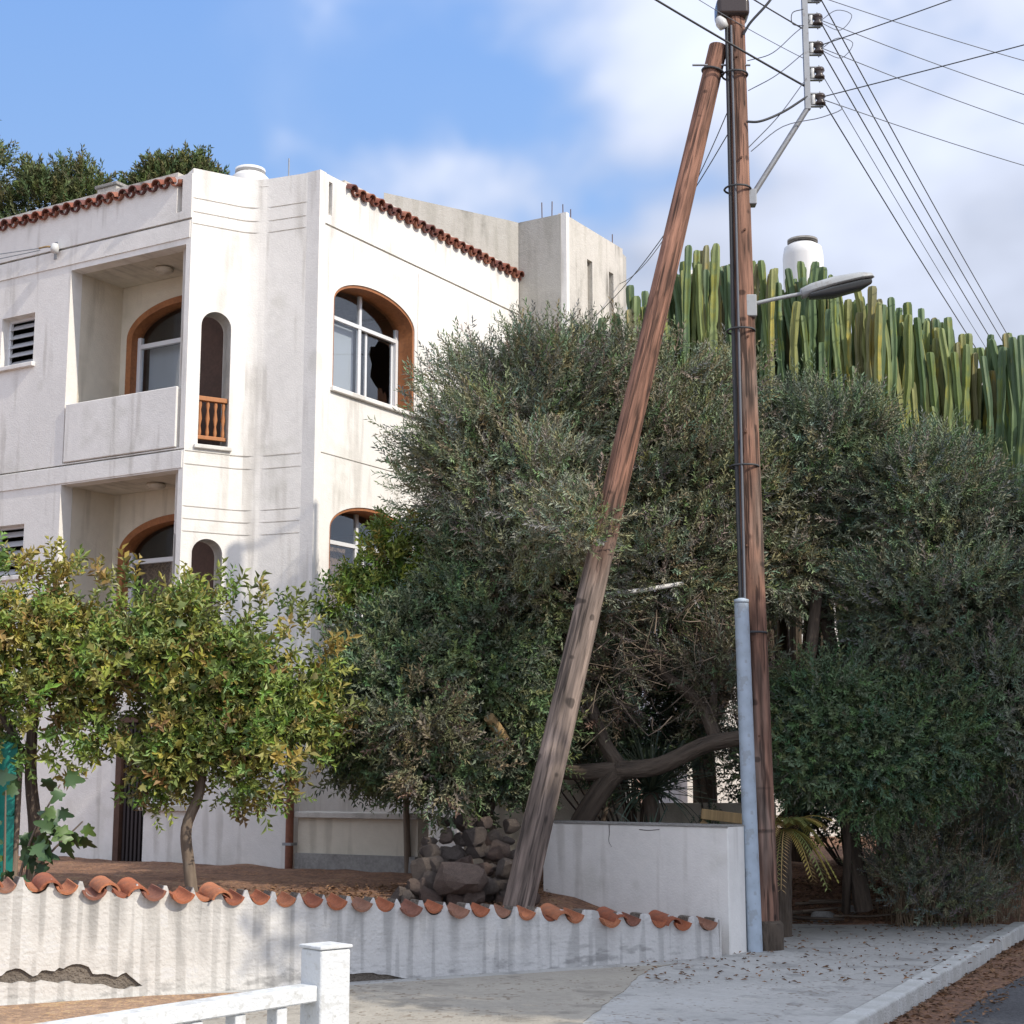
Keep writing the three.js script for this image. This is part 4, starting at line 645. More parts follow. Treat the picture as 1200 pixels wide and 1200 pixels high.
function crown(parent, name, lobes, { sprigs, clumps, per, rc = 0.3, scale = [0.8, 1.3], mat, cols, seed, shell = 0.55, up = 0.45, gap = 0.40, gapScale = 1.3, droop = 0 }) {
  rnd = mulberry(seed);
  const wts = lobes.map((l) => l[3] * l[4] * l[5] * (l[6] || 1)), tot = wts.reduce((a, b) => a + b, 0), items = [], tips = [], Yx = new THREE.Vector3(0, 1, 0), VAR = 6;
  for (let c = 0; c < clumps; c++) {
    let w = rnd() * tot, li = 0; while (w > wts[li] && li < lobes.length - 1) w -= wts[li++];
    const l = lobes[li], dir = new THREE.Vector3(G(), G(), G()).normalize(), rad = mix(shell, 1.0, Math.pow(rnd(), 0.7)) * (0.86 + 0.3 * fbm(dir.x * 2 + li * 5, dir.y * 2, dir.z * 2, 2));
    const ctr = new THREE.Vector3(l[0] + dir.x * l[3] * rad, l[1] + dir.y * l[4] * rad, l[2] + dir.z * l[5] * rad);
    if (fbm(ctr.x * gapScale + seed, ctr.y * gapScale, ctr.z * gapScale, 3) < gap) continue;
    tips.push(ctr);
    items.push([ctr, dir.clone().addScaledVector(Yx, up).add(new THREE.Vector3(G() * 0.3, G() * 0.3, G() * 0.3)).normalize(), R(0.8, 1.2), R(0, 1)]);
  }
  const q = new THREE.Quaternion(), q2 = new THREE.Quaternion(), m = new THREE.Matrix4(), col = new THREE.Color();
  for (let k = 0; k < VAR; k++) {
    const list = items.filter((_, i) => i % VAR === k), { P, N, C } = clumpGeo(sprigs, per, scale, droop, k), n = P.length / 6, pos = new Float32Array(n * 3);
    for (let j = 0; j < n; j++) for (let c = 0; c < 3; c++) pos[j * 3 + c] = P[j * 6 + c] + P[j * 6 + 3 + c] * rc;
    const g = new THREE.BufferGeometry(); g.setAttribute('position', new THREE.BufferAttribute(pos, 3)); g.setAttribute('normal', new THREE.Float32BufferAttribute(N, 3)); g.setAttribute('color', new THREE.Float32BufferAttribute(C, 3)); g.setAttribute('uv', new THREE.BufferAttribute(new Float32Array(n * 2), 2));
    const im = new THREE.InstancedMesh(g, mat, list.length); im.name = name; im.userData.kind = 'stuff'; im.castShadow = im.receiveShadow = true;
    list.forEach(([p, ax, s, t], i) => {
      q.setFromUnitVectors(Yx, ax).multiply(q2.setFromAxisAngle(Yx, R(0, 6.28))); m.compose(p, q, new THREE.Vector3(s, s, s)); im.setMatrixAt(i, m);
      const f = t * (cols.length - 1), a = Math.floor(Math.min(f, cols.length - 1.001)), u = f - a, j = R(0.85, 1.15);
      col.setRGB(...[0, 1, 2].map((c) => mix(cols[a][c], cols[a + 1][c], u) * j)); im.setColorAt(i, col);
    });
    parent.add(im);
  }
  return tips;
}
function branches(tips, hubs, n, r, seed) { // thin limbs from hub points out to clump centres
  rnd = mulberry(seed); const out = [];
  for (let i = 0; i < n; i++) { const t = tips[Math.floor(rnd() * tips.length)]; if (!t) continue; let best = hubs[0], bd = 1e9; for (const h of hubs) { const d = V3(h).distanceTo(t); if (d < bd) { bd = d; best = h; } } const h = V3(best), mid = h.clone().lerp(t, 0.5).add(new THREE.Vector3(G() * 0.12, R(-0.1, 0.12), G() * 0.12)); out.push(tube([best, mid.toArray(), t.toArray()], r * R(0.7, 1.2), r * 0.25, 5, 6)); }
  return out;
}
const OL = [[0.17, 0.19, 0.11], [0.22, 0.235, 0.15], [0.28, 0.29, 0.21], [0.20, 0.22, 0.095]];
const OLG = [[0.13, 0.17, 0.11], [0.175, 0.21, 0.14], [0.225, 0.25, 0.185], [0.16, 0.21, 0.10]];
const mLeaf = leafMat(lin(1, 1, 1), 0.3, 0.75), mBroad = leafMat(lin(1, 1, 1), 0.45, 0.5);

{ // big olive in the middle
  const o = thing('olive_tree', 'large grey-green olive tree behind the leaning pole, with a long low limb', 'tree');
  const hubs = [[0.62, 3.3, -16.5], [0.1, 4.3, -16.6], [1.2, 4.4, -16.9], [2.2, 3.8, -16.9], [0.5, 5.2, -16.9]];
  const lobes = [[0.0, 4.65, -16.7, 0.8, 1.0, 1.0], [0.45, 5.4, -17.0, 0.85, 0.75, 1.0], [1.75, 4.75, -17.1, 1.0, 0.85, 1.0], [0.3, 3.75, -16.4, 0.8, 0.8, 0.9], [1.55, 3.75, -16.7, 1.0, 0.6, 0.8], [2.45, 4.5, -17.2, 0.6, 1.0, 0.8], [-0.55, 5.1, -16.8, 0.42, 0.6, 0.5, 0.8], [-0.3, 5.75, -17, 0.35, 0.35, 0.5, 0.8], [0.35, 6.0, -17, 0.5, 0.3, 0.5], [0.62, 3.85, -14.35, 0.2, 0.3, 0.14, 5], [0.35, 4.2, -15.0, 0.5, 0.6, 0.4, 1.2], [1.0, 5.6, -17.1, 0.7, 0.4, 0.8], [1.1, 4.6, -16.8, 0.9, 0.9, 0.7], [-0.2, 3.95, -16.5, 0.6, 0.6, 0.6], [2.9, 3.9, -17.2, 0.5, 0.6, 0.6], [1.6, 5.75, -17.2, 0.75, 0.45, 0.6], [2.5, 5.6, -17.3, 0.45, 0.5, 0.5], [1.2, 6.05, -17.2, 0.4, 0.3, 0.4]];
  const tips = crown(o, 'crown', lobes, { sprigs: olSprig, clumps: 1750, per: 22, rc: 0.23, mat: mLeaf, cols: OL, seed: 501, shell: 0.5, gap: 0.385, gapScale: 1.4, scale: [0.75, 1.25] });
  crown(o, 'outer_spray', [[-0.15, 5.0, -16.7, 0.95, 1.15, 1.0], [0.4, 5.7, -17, 0.9, 0.75, 0.9], [-0.55, 4.5, -16.6, 0.75, 0.3, 0.5, 1.5]], { sprigs: olSprig, clumps: 300, per: 5, rc: 0.13, mat: mLeaf, cols: OL, seed: 502, shell: 1.0, gap: 0.36, scale: [0.8, 1.3] });
  obj('trunk', [tube([[0.45, 0.4, -16.3], [0.62, 0.95, -16.2], [0.95, 1.5, -16.05], [1.12, 1.66, -16]], 0.12, 0.1, 12), tube([[0.2, 1.62, -16.3], [0.7, 1.6, -16.1], [1.12, 1.62, -16]], 0.07, 0.1, 9)], M.bark, o);
  obj('limb', tube([[1.05, 1.62, -16], [1.45, 1.66, -15.95], [1.95, 1.88, -15.9], [2.5, 2.0, -16], [3.0, 2.5, -16.4], [3.3, 3.6, -16.9]], 0.095, 0.06, 12), M.bark, o);
  obj('limb', [tube([[1.1, 1.62, -16.02], [0.93, 1.9, -16.1], [0.78, 2.3, -16.2], [0.5, 2.75, -16.3], [0.62, 3.3, -16.5]], 0.08, 0.05, 10), tube([[0.62, 3.3, -16.5], [0.2, 4.0, -16.6], [0.1, 4.6, -16.7]], 0.05, 0.03, 8), tube([[0.62, 3.3, -16.5], [1.0, 4.1, -16.8], [0.7, 5.2, -16.9]], 0.05, 0.03, 8)], M.bark, o);
  obj('limb', [tube([[2.05, 1.9, -15.95], [1.9, 2.3, -16.1], [1.5, 2.7, -16.4], [1.3, 3.6, -16.8], [1.25, 4.4, -16.9]], 0.075, 0.035, 9), tube([[2.0, 1.9, -15.95], [2.1, 2.8, -16.4], [2.25, 3.9, -16.9]], 0.05, 0.03, 8)], M.bark, o);
  obj('branch', branches(tips, hubs, 70, 0.022, 503), M.bark, o);
  // bare grey twigs under the crown
  rnd = mulberry(77); const tg = []; for (let i = 0; i < 120; i++) { const x = R(0.7, 2.4), y = R(2.1, 3.2), z = -16.3 + R(-0.5, 0.5); tg.push(tube([[x, y, z], [x + R(-0.35, 0.35), y + R(-0.2, 0.3), z + R(-0.2, 0.2)], [x + R(-0.6, 0.6), y + R(-0.4, 0.3), z + R(-0.3, 0.3)]], 0.008, 0.003, 4, 4)); }
  obj('dead_twig', tg, M.barkPale, o);
  crown(o, 'sparse_foliage', [[1.2, 2.75, -16.3, 0.9, 0.55, 0.5], [2.1, 2.5, -16.4, 0.7, 0.6, 0.5], [1.0, 2.35, -16.4, 0.5, 0.3, 0.4]], { sprigs: olSprig, clumps: 110, per: 11, rc: 0.17, mat: mLeaf, cols: [[0.10, 0.10, 0.06], [0.16, 0.13, 0.09], [0.13, 0.15, 0.10], [0.18, 0.16, 0.12]], seed: 504, shell: 0.1, gap: 0.38 });
}
{ // dark evergreen mass at its lower left
  const o = thing('lentisk_tree', 'dense dark blue-green lentisk tree hanging over the yellowish wall', 'tree');
  const lobes = [[-1.0, 2.3, -15.8, 0.75, 0.75, 0.7], [-0.25, 2.65, -16, 0.75, 0.95, 0.7], [-1.1, 2.85, -16.1, 0.5, 0.45, 0.5], [-0.6, 1.6, -15.6, 0.75, 0.28, 0.5], [-1.5, 2.15, -15.9, 0.35, 0.65, 0.45], [0.1, 1.9, -15.9, 0.4, 0.5, 0.4], [-0.4, 3.3, -16.2, 0.6, 0.5, 0.6]];
  const tips = crown(o, 'crown', lobes, { sprigs: lentSprig, clumps: 950, per: 21, rc: 0.19, mat: mLeaf, cols: [[0.09, 0.125, 0.07], [0.12, 0.155, 0.085], [0.155, 0.185, 0.105], [0.12, 0.16, 0.06]], seed: 511, shell: 0.35, gap: 0.34, scale: [0.8, 1.4], droop: 0.35, up: 0.1 });
  crown(o, 'dry_foliage', [[-0.75, 1.75, -15.0, 0.55, 0.3, 0.2], [-0.95, 2.1, -15.0, 0.5, 0.3, 0.2]], { sprigs: lentSprig, clumps: 60, per: 13, rc: 0.13, mat: mLeaf, cols: [[0.15, 0.14, 0.08], [0.22, 0.19, 0.12], [0.12, 0.15, 0.08]], seed: 514, shell: 0.2, gap: 0.4, droop: 0.5 });
  obj('trunk', [tube([[-0.15, 0.45, -16.1], [-0.3, 1.3, -16], [-0.6, 2.2, -15.9]], 0.1, 0.06, 9), tube([[-0.25, 1.2, -16], [0.05, 2.1, -16.1], [-0.2, 3.0, -16.1]], 0.06, 0.035, 8)], M.bark, o);
  obj('branch', branches(tips, [[-0.6, 2.2, -15.9], [-0.2, 2.8, -16.1]], 36, 0.02, 512), M.bark, o);
  obj('sawn_limb', tube([[0.05, 1.75, -15.6], [-0.12, 1.98, -15.35], [-0.22, 2.12, -15.2]], 0.06, 0.055, 9), M.plank, o).userData.label = 'sawn-off pale orange limb stub';
}
{ // sunlit yellow-green creeper against the lower window
  const o = thing('creeper_bush', 'bright yellow-green bushy creeper covering the lower side window', 'bush');
  const tips = crown(o, 'foliage', [[-1.2, 3.85, -16.9, 0.4, 0.5, 0.4], [-1.5, 3.35, -16.9, 0.5, 0.42, 0.4], [-0.9, 3.4, -16.9, 0.5, 0.5, 0.4]], { sprigs: broadSprig, clumps: 200, per: 11, rc: 0.14, mat: mBroad, cols: [[0.098, 0.154, 0.035], [0.168, 0.224, 0.042], [0.238, 0.266, 0.049], [0.126, 0.196, 0.042]], seed: 521, shell: 0.3, gap: 0.3, scale: [0.45, 0.75] });
  obj('stem', [tube([[-1.1, 0.5, -17.1], [-1.15, 2, -17], [-1.2, 3.6, -16.9]], 0.04, 0.02, 7), ...branches(tips, [[-1.15, 3.0, -17]], 20, 0.012, 522)], M.barkPale, o);
}
{ // olive and carob mass on the right
  const o = thing('olive_tree', 'tall dark olive tree right of the upright pole, below the euphorbia', 'tree');
  const lobes = [[3.45, 5.1, -17.3, 0.8, 0.65, 0.8], [4.5, 4.5, -17.1, 0.95, 0.65, 0.9], [4.5, 3.35, -16.8, 1.0, 0.85, 0.85], [5.6, 3.3, -17.1, 1.0, 0.95, 0.9], [2.95, 4.75, -17.3, 0.55, 0.65, 0.6], [5.1, 2.3, -16.7, 0.9, 0.75, 0.7], [5.6, 4.1, -17.6, 0.7, 0.45, 0.6], [3.5, 4.15, -17.4, 0.5, 0.5, 0.5, 0.6], [5.2, 3.9, -17.0, 0.8, 0.6, 0.6], [4.0, 2.6, -16.8, 0.6, 0.5, 0.5], [5.6, 1.9, -17.2, 0.8, 0.9, 0.6]];
  const tips = crown(o, 'crown', lobes, { sprigs: olSprig, clumps: 1450, per: 22, rc: 0.23, mat: mLeaf, cols: OLG, seed: 531, shell: 0.5, gap: 0.40, gapScale: 1.3, scale: [0.75, 1.25] });
  obj('trunk', [tube([[3.75, 0.15, -17.3], [3.6, 1.2, -17.2], [3.55, 2.4, -17.1], [3.4, 3.4, -17.2], [3.3, 4.4, -17.3]], 0.10, 0.06, 11), tube([[3.55, 2.3, -17.1], [4.1, 3.2, -17], [4.7, 4.2, -17.1]], 0.08, 0.04, 9), tube([[3.6, 1.6, -17.2], [4.6, 2.4, -16.9], [5.4, 3.4, -17.1]], 0.08, 0.04, 9)], M.bark, o);
  obj('branch', branches(tips, [[3.3, 4.2, -17.3], [4.6, 4.1, -17.1], [5.3, 3.3, -17.1], [4.4, 2.9, -16.9]], 70, 0.022, 532), M.bark, o);
}
{ // green shrub in front of it
  const o = thing('leafy_shrub', 'deep green leafy shrub hanging beside the upright pole, above the cycad', 'shrub');
  const tips = crown(o, 'foliage', [[3.15, 2.05, -16.2, 0.62, 0.62, 0.5], [3.75, 1.75, -16.2, 0.62, 0.62, 0.5], [4.3, 1.95, -16.2, 0.6, 0.6, 0.5], [2.85, 1.65, -16, 0.35, 0.35, 0.35]], { sprigs: lentSprig, clumps: 420, per: 19, rc: 0.17, mat: mLeaf, cols: [[0.085, 0.14, 0.075], [0.115, 0.175, 0.09], [0.155, 0.21, 0.10], [0.115, 0.155, 0.085]], seed: 541, shell: 0.3, gap: 0.33, droop: 0.5, up: 0.1, scale: [0.8, 1.35] });
  obj('stem', [tube([[3.6, 0.12, -16.9 - 0.6], [3.5, 1.0, -16.8], [3.4, 1.9, -16.3]], 0.05, 0.03, 7), ...branches(tips, [[3.4, 1.7, -16.3], [3.9, 1.7, -16.3]], 30, 0.012, 542)], M.bark, o);
}
{ // tangled roadside thicket
  const o = thing('roadside_thicket', 'tangled grey-green thicket with dry stems at the kerb', 'bush');
  const cols = [[0.15, 0.175, 0.125], [0.20, 0.22, 0.165], [0.25, 0.25, 0.17], [0.18, 0.215, 0.10]];
  crown(o, 'foliage', [[4.45, 0.85, -17.1, 0.7, 0.75, 0.5], [4.95, 1.05, -17.3, 0.65, 0.95, 0.5], [5.4, 0.9, -17.8, 0.6, 0.8, 0.5], [4.1, 0.75, -17.2, 0.4, 0.5, 0.4], [5.9, 1.4, -18.2, 0.6, 1.1, 0.6]], { sprigs: olSprig, clumps: 480, per: 15, rc: 0.17, mat: mLeaf, cols, seed: 551, shell: 0.25, gap: 0.36, scale: [0.6, 1.0], up: 1.2 });
  rnd = mulberry(552); const st = []; for (let i = 0; i < 170; i++) { const x = R(4.0, 5.5), z = -17.25 - R(0, 0.7) - Math.max(0, x - 4.9) * 0.8 + 0.25, h = R(0.4, 1.25), a = R(-0.45, 0.45), b = R(-0.3, 0.3); st.push(tube([[x, 0, z], [x + a * 0.4, h * 0.6, z + b * 0.4], [x + a, h, z + b]], R(0.004, 0.008), 0.0025, 4, 4)); }
  obj('dry_stem', st, std(lin(0.22, 0.16, 0.10), 0.95), o).userData.kind = 'stuff';
}
for (const [label, lobes, seed, clumps] of [
  ['dark leafy undergrowth filling the ground between the olive limbs', [[0.9, 2.4, -18.0, 0.5, 0.5, 0.4], [1.4, 2.2, -18.2, 0.8, 0.9, 0.4], [2.2, 1.7, -18.0, 0.45, 0.7, 0.4], [0.2, 2.6, -18, 0.5, 0.5, 0.4]], 651, 240],
  ['dark leafy undergrowth beneath the right-hand olive, behind the cycad', [[3.1, 1.75, -19.5, 0.6, 0.6, 0.35], [4.0, 1.5, -19.3, 0.7, 0.8, 0.4], [5.2, 1.6, -18.8, 0.9, 1.4, 0.5], [6.0, 1.6, -19, 0.7, 1.4, 0.5], [3.6, 2.3, -18.8, 0.6, 0.4, 0.4]], 655, 520]]) {
  const o = thing('undergrowth', label, 'shrub'), tips = crown(o, 'foliage', lobes, { sprigs: lentSprig, clumps, per: 17, rc: 0.2, mat: mLeaf, cols: [[0.08, 0.12, 0.08], [0.11, 0.15, 0.09], [0.14, 0.175, 0.11]], seed, shell: 0.2, gap: 0.34, scale: [0.8, 1.4] });
  obj('stem', [tube([[lobes[0][0], 0.2, lobes[0][2]], [lobes[0][0] + 0.1, 1.0, lobes[0][2]], [lobes[1][0], lobes[1][1], lobes[1][2]]], 0.05, 0.02, 7), ...branches(tips, [[lobes[1][0], 0.4, lobes[1][2]], [lobes[2][0], 0.4, lobes[2][2]]], 24, 0.018, seed + 1)], M.bark, o);
}
// two broad-leaved trees on the left
const BR = [[0.10, 0.165, 0.035], [0.15, 0.225, 0.05], [0.205, 0.265, 0.06], [0.29, 0.30, 0.065], [0.23, 0.16, 0.06]];
const broadLeafGeo = (() => { // one large lobed leaf, petiole at the origin, blade along +y
  const s = new THREE.Shape(); const pts = [[0, 0], [0.03, 0.02], [0.065, 0.015], [0.07, 0.05], [0.055, 0.065], [0.08, 0.10], [0.05, 0.11], [0.035, 0.10], [0.02, 0.155], [0, 0.17]]; pts.forEach(([x, y], i) => i ? s.lineTo(x, y) : s.moveTo(x, y)); pts.slice(1, -1).reverse().forEach(([x, y]) => s.lineTo(-x, y));
  const g = new THREE.ShapeGeometry(s), p = g.attributes.position; for (let i = 0; i < p.count; i++) p.setZ(i, Math.abs(p.getX(i)) * 0.35 - p.getY(i) * p.getY(i) * 2.2); g.computeVertexNormals(); return clean(g);
})();
function bigLeaves(parent, spots, cols, seed, s = [0.7, 1.1]) { rnd = mulberry(seed); const ms = cols.map((c) => leafMat(lin(...c), 0, 0.45)); for (const p of spots) { const m = obj('leaf', broadLeafGeo, ms[Math.floor(rnd() * ms.length)], parent); m.position.copy(p); m.rotation.set(R(-0.9, 0.5), R(-0.9, 0.9), R(1.3, 5)); m.scale.setScalar(R(...s)); } }
{
  const o = thing('mulberry_tree', 'small mulberry tree with olive-yellow leaves and a slim pale trunk', 'tree');
  const lobes = [[-3.35, 2.65, -14.6, 0.55, 0.5, 0.5], [-2.75, 2.45, -14.7, 0.5, 0.45, 0.5], [-2.15, 2.35, -14.9, 0.28, 0.35, 0.3], [-3.75, 2.9, -14.7, 0.35, 0.4, 0.4], [-2.95, 1.9, -14.6, 0.55, 0.22, 0.4], [-2.1, 1.75, -14.7, 0.15, 0.35, 0.2, 1.5], [-3.6, 2.05, -14.6, 0.35, 0.25, 0.3], [-3.1, 3.05, -14.7, 0.25, 0.2, 0.25], [-2.4, 1.6, -14.6, 0.15, 0.3, 0.2, 2], [-3.25, 1.55, -14.6, 0.2, 0.25, 0.2, 2], [-3.8, 2.45, -14.6, 0.3, 0.4, 0.35], [-1.95, 2.25, -15.1, 0.3, 0.45, 0.3], [-2.6, 2.0, -14.6, 0.35, 0.3, 0.3], [-3.45, 3.15, -14.7, 0.2, 0.2, 0.2, 2]];
  const tips = crown(o, 'crown', lobes, { sprigs: broadSprig, clumps: 700, per: 7, rc: 0.16, mat: mBroad, cols: BR, seed: 561, shell: 0.3, gap: 0.43, gapScale: 2.3, scale: [0.55, 0.95], droop: 0.45, up: 0.3 });
  crown(o, 'outer_spray', [[-3.3, 2.65, -14.6, 0.85, 0.8, 0.6], [-2.5, 2.45, -14.7, 0.85, 0.7, 0.6], [-2.6, 1.75, -14.6, 0.75, 0.4, 0.5, 2], [-3.6, 1.85, -14.6, 0.5, 0.35, 0.4, 2]], { sprigs: broadSprig, clumps: 170, per: 3, rc: 0.1, mat: mBroad, cols: BR, seed: 565, shell: 1.0, gap: 0.36, scale: [0.6, 1.0], droop: 0.3 });
  obj('trunk', [tube([[-2.86, 0.35, -14.6], [-2.92, 0.75, -14.62], [-2.95, 1.1, -14.58], [-2.84, 1.45, -14.6], [-2.9, 2.1, -14.65]], 0.06, 0.04, 9), tube([[-2.85, 1.5, -14.6], [-3.3, 2.2, -14.6], [-3.6, 2.7, -14.7]], 0.035, 0.02, 7), tube([[-2.86, 1.6, -14.6], [-2.4, 2.1, -14.7], [-2.2, 2.6, -14.8]], 0.035, 0.02, 7)], M.barkPale, o);
  obj('branch', branches(tips, [[-2.9, 2.0, -14.65], [-3.4, 2.3, -14.6], [-2.4, 2.1, -14.7]], 46, 0.012, 562), M.barkPale, o);
  rnd = mulberry(563); bigLeaves(o, Array.from({ length: 110 }, () => { const t = tips[Math.floor(rnd() * tips.length)]; return t.clone().add(new THREE.Vector3(G() * 0.12, G() * 0.1, 0.25 + R(0, 0.15))); }), [[0.08, 0.12, 0.025], [0.12, 0.15, 0.03], [0.19, 0.18, 0.035], [0.055, 0.09, 0.02], [0.16, 0.14, 0.04]], 564, [0.35, 0.6]);
}
{
  const o = thing('fig_tree', 'young fig tree with yellowing leaves beside the green tarpaulin', 'tree');
  const lobes = [[-4.55, 2.75, -14.6, 0.5, 0.45, 0.45], [-4.1, 2.6, -14.7, 0.35, 0.45, 0.4], [-5.0, 2.5, -14.7, 0.4, 0.5, 0.4], [-4.5, 2.15, -14.6, 0.45, 0.2, 0.35], [-4.62, 3.3, -14.6, 0.1, 0.25, 0.1, 4], [-4.2, 3.25, -14.6, 0.1, 0.2, 0.1, 4], [-4.9, 3.1, -14.6, 0.15, 0.2, 0.15, 2]];
  const tips = crown(o, 'crown', lobes, { sprigs: broadSprig, clumps: 330, per: 7, rc: 0.14, mat: mBroad, cols: [[0.12, 0.18, 0.04], [0.175, 0.24, 0.05], [0.25, 0.29, 0.065], [0.34, 0.32, 0.065], [0.25, 0.18, 0.065]], seed: 571, shell: 0.3, gap: 0.43, gapScale: 2.3, scale: [0.55, 0.95], droop: 0.4, up: 0.3 });
  crown(o, 'outer_spray', [[-4.5, 2.75, -14.6, 0.85, 0.8, 0.6], [-4.4, 2.1, -14.6, 0.7, 0.4, 0.5, 2]], { sprigs: broadSprig, clumps: 110, per: 4, rc: 0.09, mat: mBroad, cols: BR, seed: 575, shell: 1.0, gap: 0.36, scale: [0.6, 1.0], droop: 0.2 });
  obj('trunk', [tube([[-4.4, 0.35, -14.8], [-4.36, 1.0, -14.75], [-4.42, 1.6, -14.7], [-4.4, 2.4, -14.65]], 0.075, 0.045, 9), tube([[-4.4, 1.6, -14.7], [-4.75, 2.2, -14.7], [-4.95, 2.6, -14.7]], 0.04, 0.02, 7)], M.bark, o);
  obj('branch', branches(tips, [[-4.4, 2.2, -14.65], [-4.7, 2.2, -14.7]], 30, 0.012, 572), M.barkPale, o);
  rnd = mulberry(573); bigLeaves(o, Array.from({ length: 60 }, () => { const t = tips[Math.floor(rnd() * tips.length)]; return t.clone().add(new THREE.Vector3(G() * 0.12, G() * 0.1, 0.2 + R(0, 0.15))); }), [[0.09, 0.12, 0.025], [0.14, 0.16, 0.03], [0.21, 0.19, 0.035]], 574, [0.35, 0.6]);
}
{
  const o = thing('fig_sapling', 'fig sapling with big dark lobed leaves just behind the tiled wall', 'plant');
  rnd = mulberry(581); const pts = [], st = [];
  for (const [x0, z0, x1, y1] of [[-4.15, -13.4, -3.75, 1.5], [-4.2, -13.4, -4.2, 1.45], [-4.1, -13.4, -3.55, 1.2], [-4.25, -13.4, -4.35, 1.1]]) { const c = [[x0, 0.35, z0], [mix(x0, x1, 0.4), mix(0.35, y1, 0.6), z0 + 0.05], [x1, y1, z0 + 0.1]]; st.push(tube(c, 0.016, 0.006, 6)); for (let k = 0; k < 15; k++) { const t = R(0.3, 1.05); pts.push(new THREE.Vector3(mix(x0, x1, t) + R(-0.16, 0.16), mix(0.4, y1, Math.min(1, t * 1.05)) + R(-0.06, 0.1), z0 + 0.08 + R(-0.08, 0.12))); } }
  obj('stem', st, M.barkPale, o); bigLeaves(o, pts, [[0.05, 0.10, 0.03], [0.035, 0.075, 0.03], [0.09, 0.15, 0.035]], 582, [0.75, 1.15]);
}
// trees far behind the roof
{
  const far = (label, lobes, trunk, seed, clumps) => { const o = thing('evergreen_tree', label, 'tree', [0, 0, 0], 0, 'evergreens behind the house'); const tips = crown(o, 'crown', lobes, { sprigs: darkSprig, clumps, per: 12, rc: 0.22, mat: mLeaf, cols: [[0.07, 0.10, 0.035], [0.10, 0.13, 0.045], [0.14, 0.15, 0.05]], seed, shell: 0.35, gap: 0.38, gapScale: 0.9, scale: [0.45, 0.85], up: 0.9 }); obj('trunk', tube(trunk, 0.28, 0.08, 10), M.bark, o); obj('branch', branches(tips, [trunk[trunk.length - 1], trunk[trunk.length - 2]], 26, 0.05, seed + 1), M.bark, o); };
  far('tall evergreen tree cut off by the picture edge, highest above the tiled eave', [[-10.7, 13.5, -30, 0.6, 0.75, 0.8], [-11.4, 12.0, -30, 1.3, 1.5, 1.2]], [[-11.2, 0, -30], [-11.3, 7, -30], [-11, 12, -30]], 591, 460);
  far('broad evergreen tree rising behind the tiled eave', [[-9.2, 12.3, -30, 0.8, 0.95, 0.9], [-8.35, 12.7, -30, 0.45, 0.75, 0.7], [-9.9, 11.6, -30, 1.0, 1.0, 0.9], [-8.75, 13.0, -30, 0.2, 0.5, 0.2, 3], [-9.5, 13.0, -30, 0.15, 0.4, 0.2, 3]], [[-9.2, 0, -30.2], [-9.3, 7, -30.1], [-9, 11.8, -30]], 594, 900);
  far('small evergreen tree top just behind the roof corner', [[-6.9, 12.8, -30, 0.45, 0.65, 0.6], [-6.35, 13.0, -30, 0.25, 0.55, 0.4], [-7.3, 12.4, -30, 0.35, 0.6, 0.5], [-5.85, 12.9, -30, 0.1, 0.3, 0.15, 3]], [[-6.7, 0, -30.2], [-6.8, 7, -30.1], [-6.7, 12, -30]], 597, 480);
}
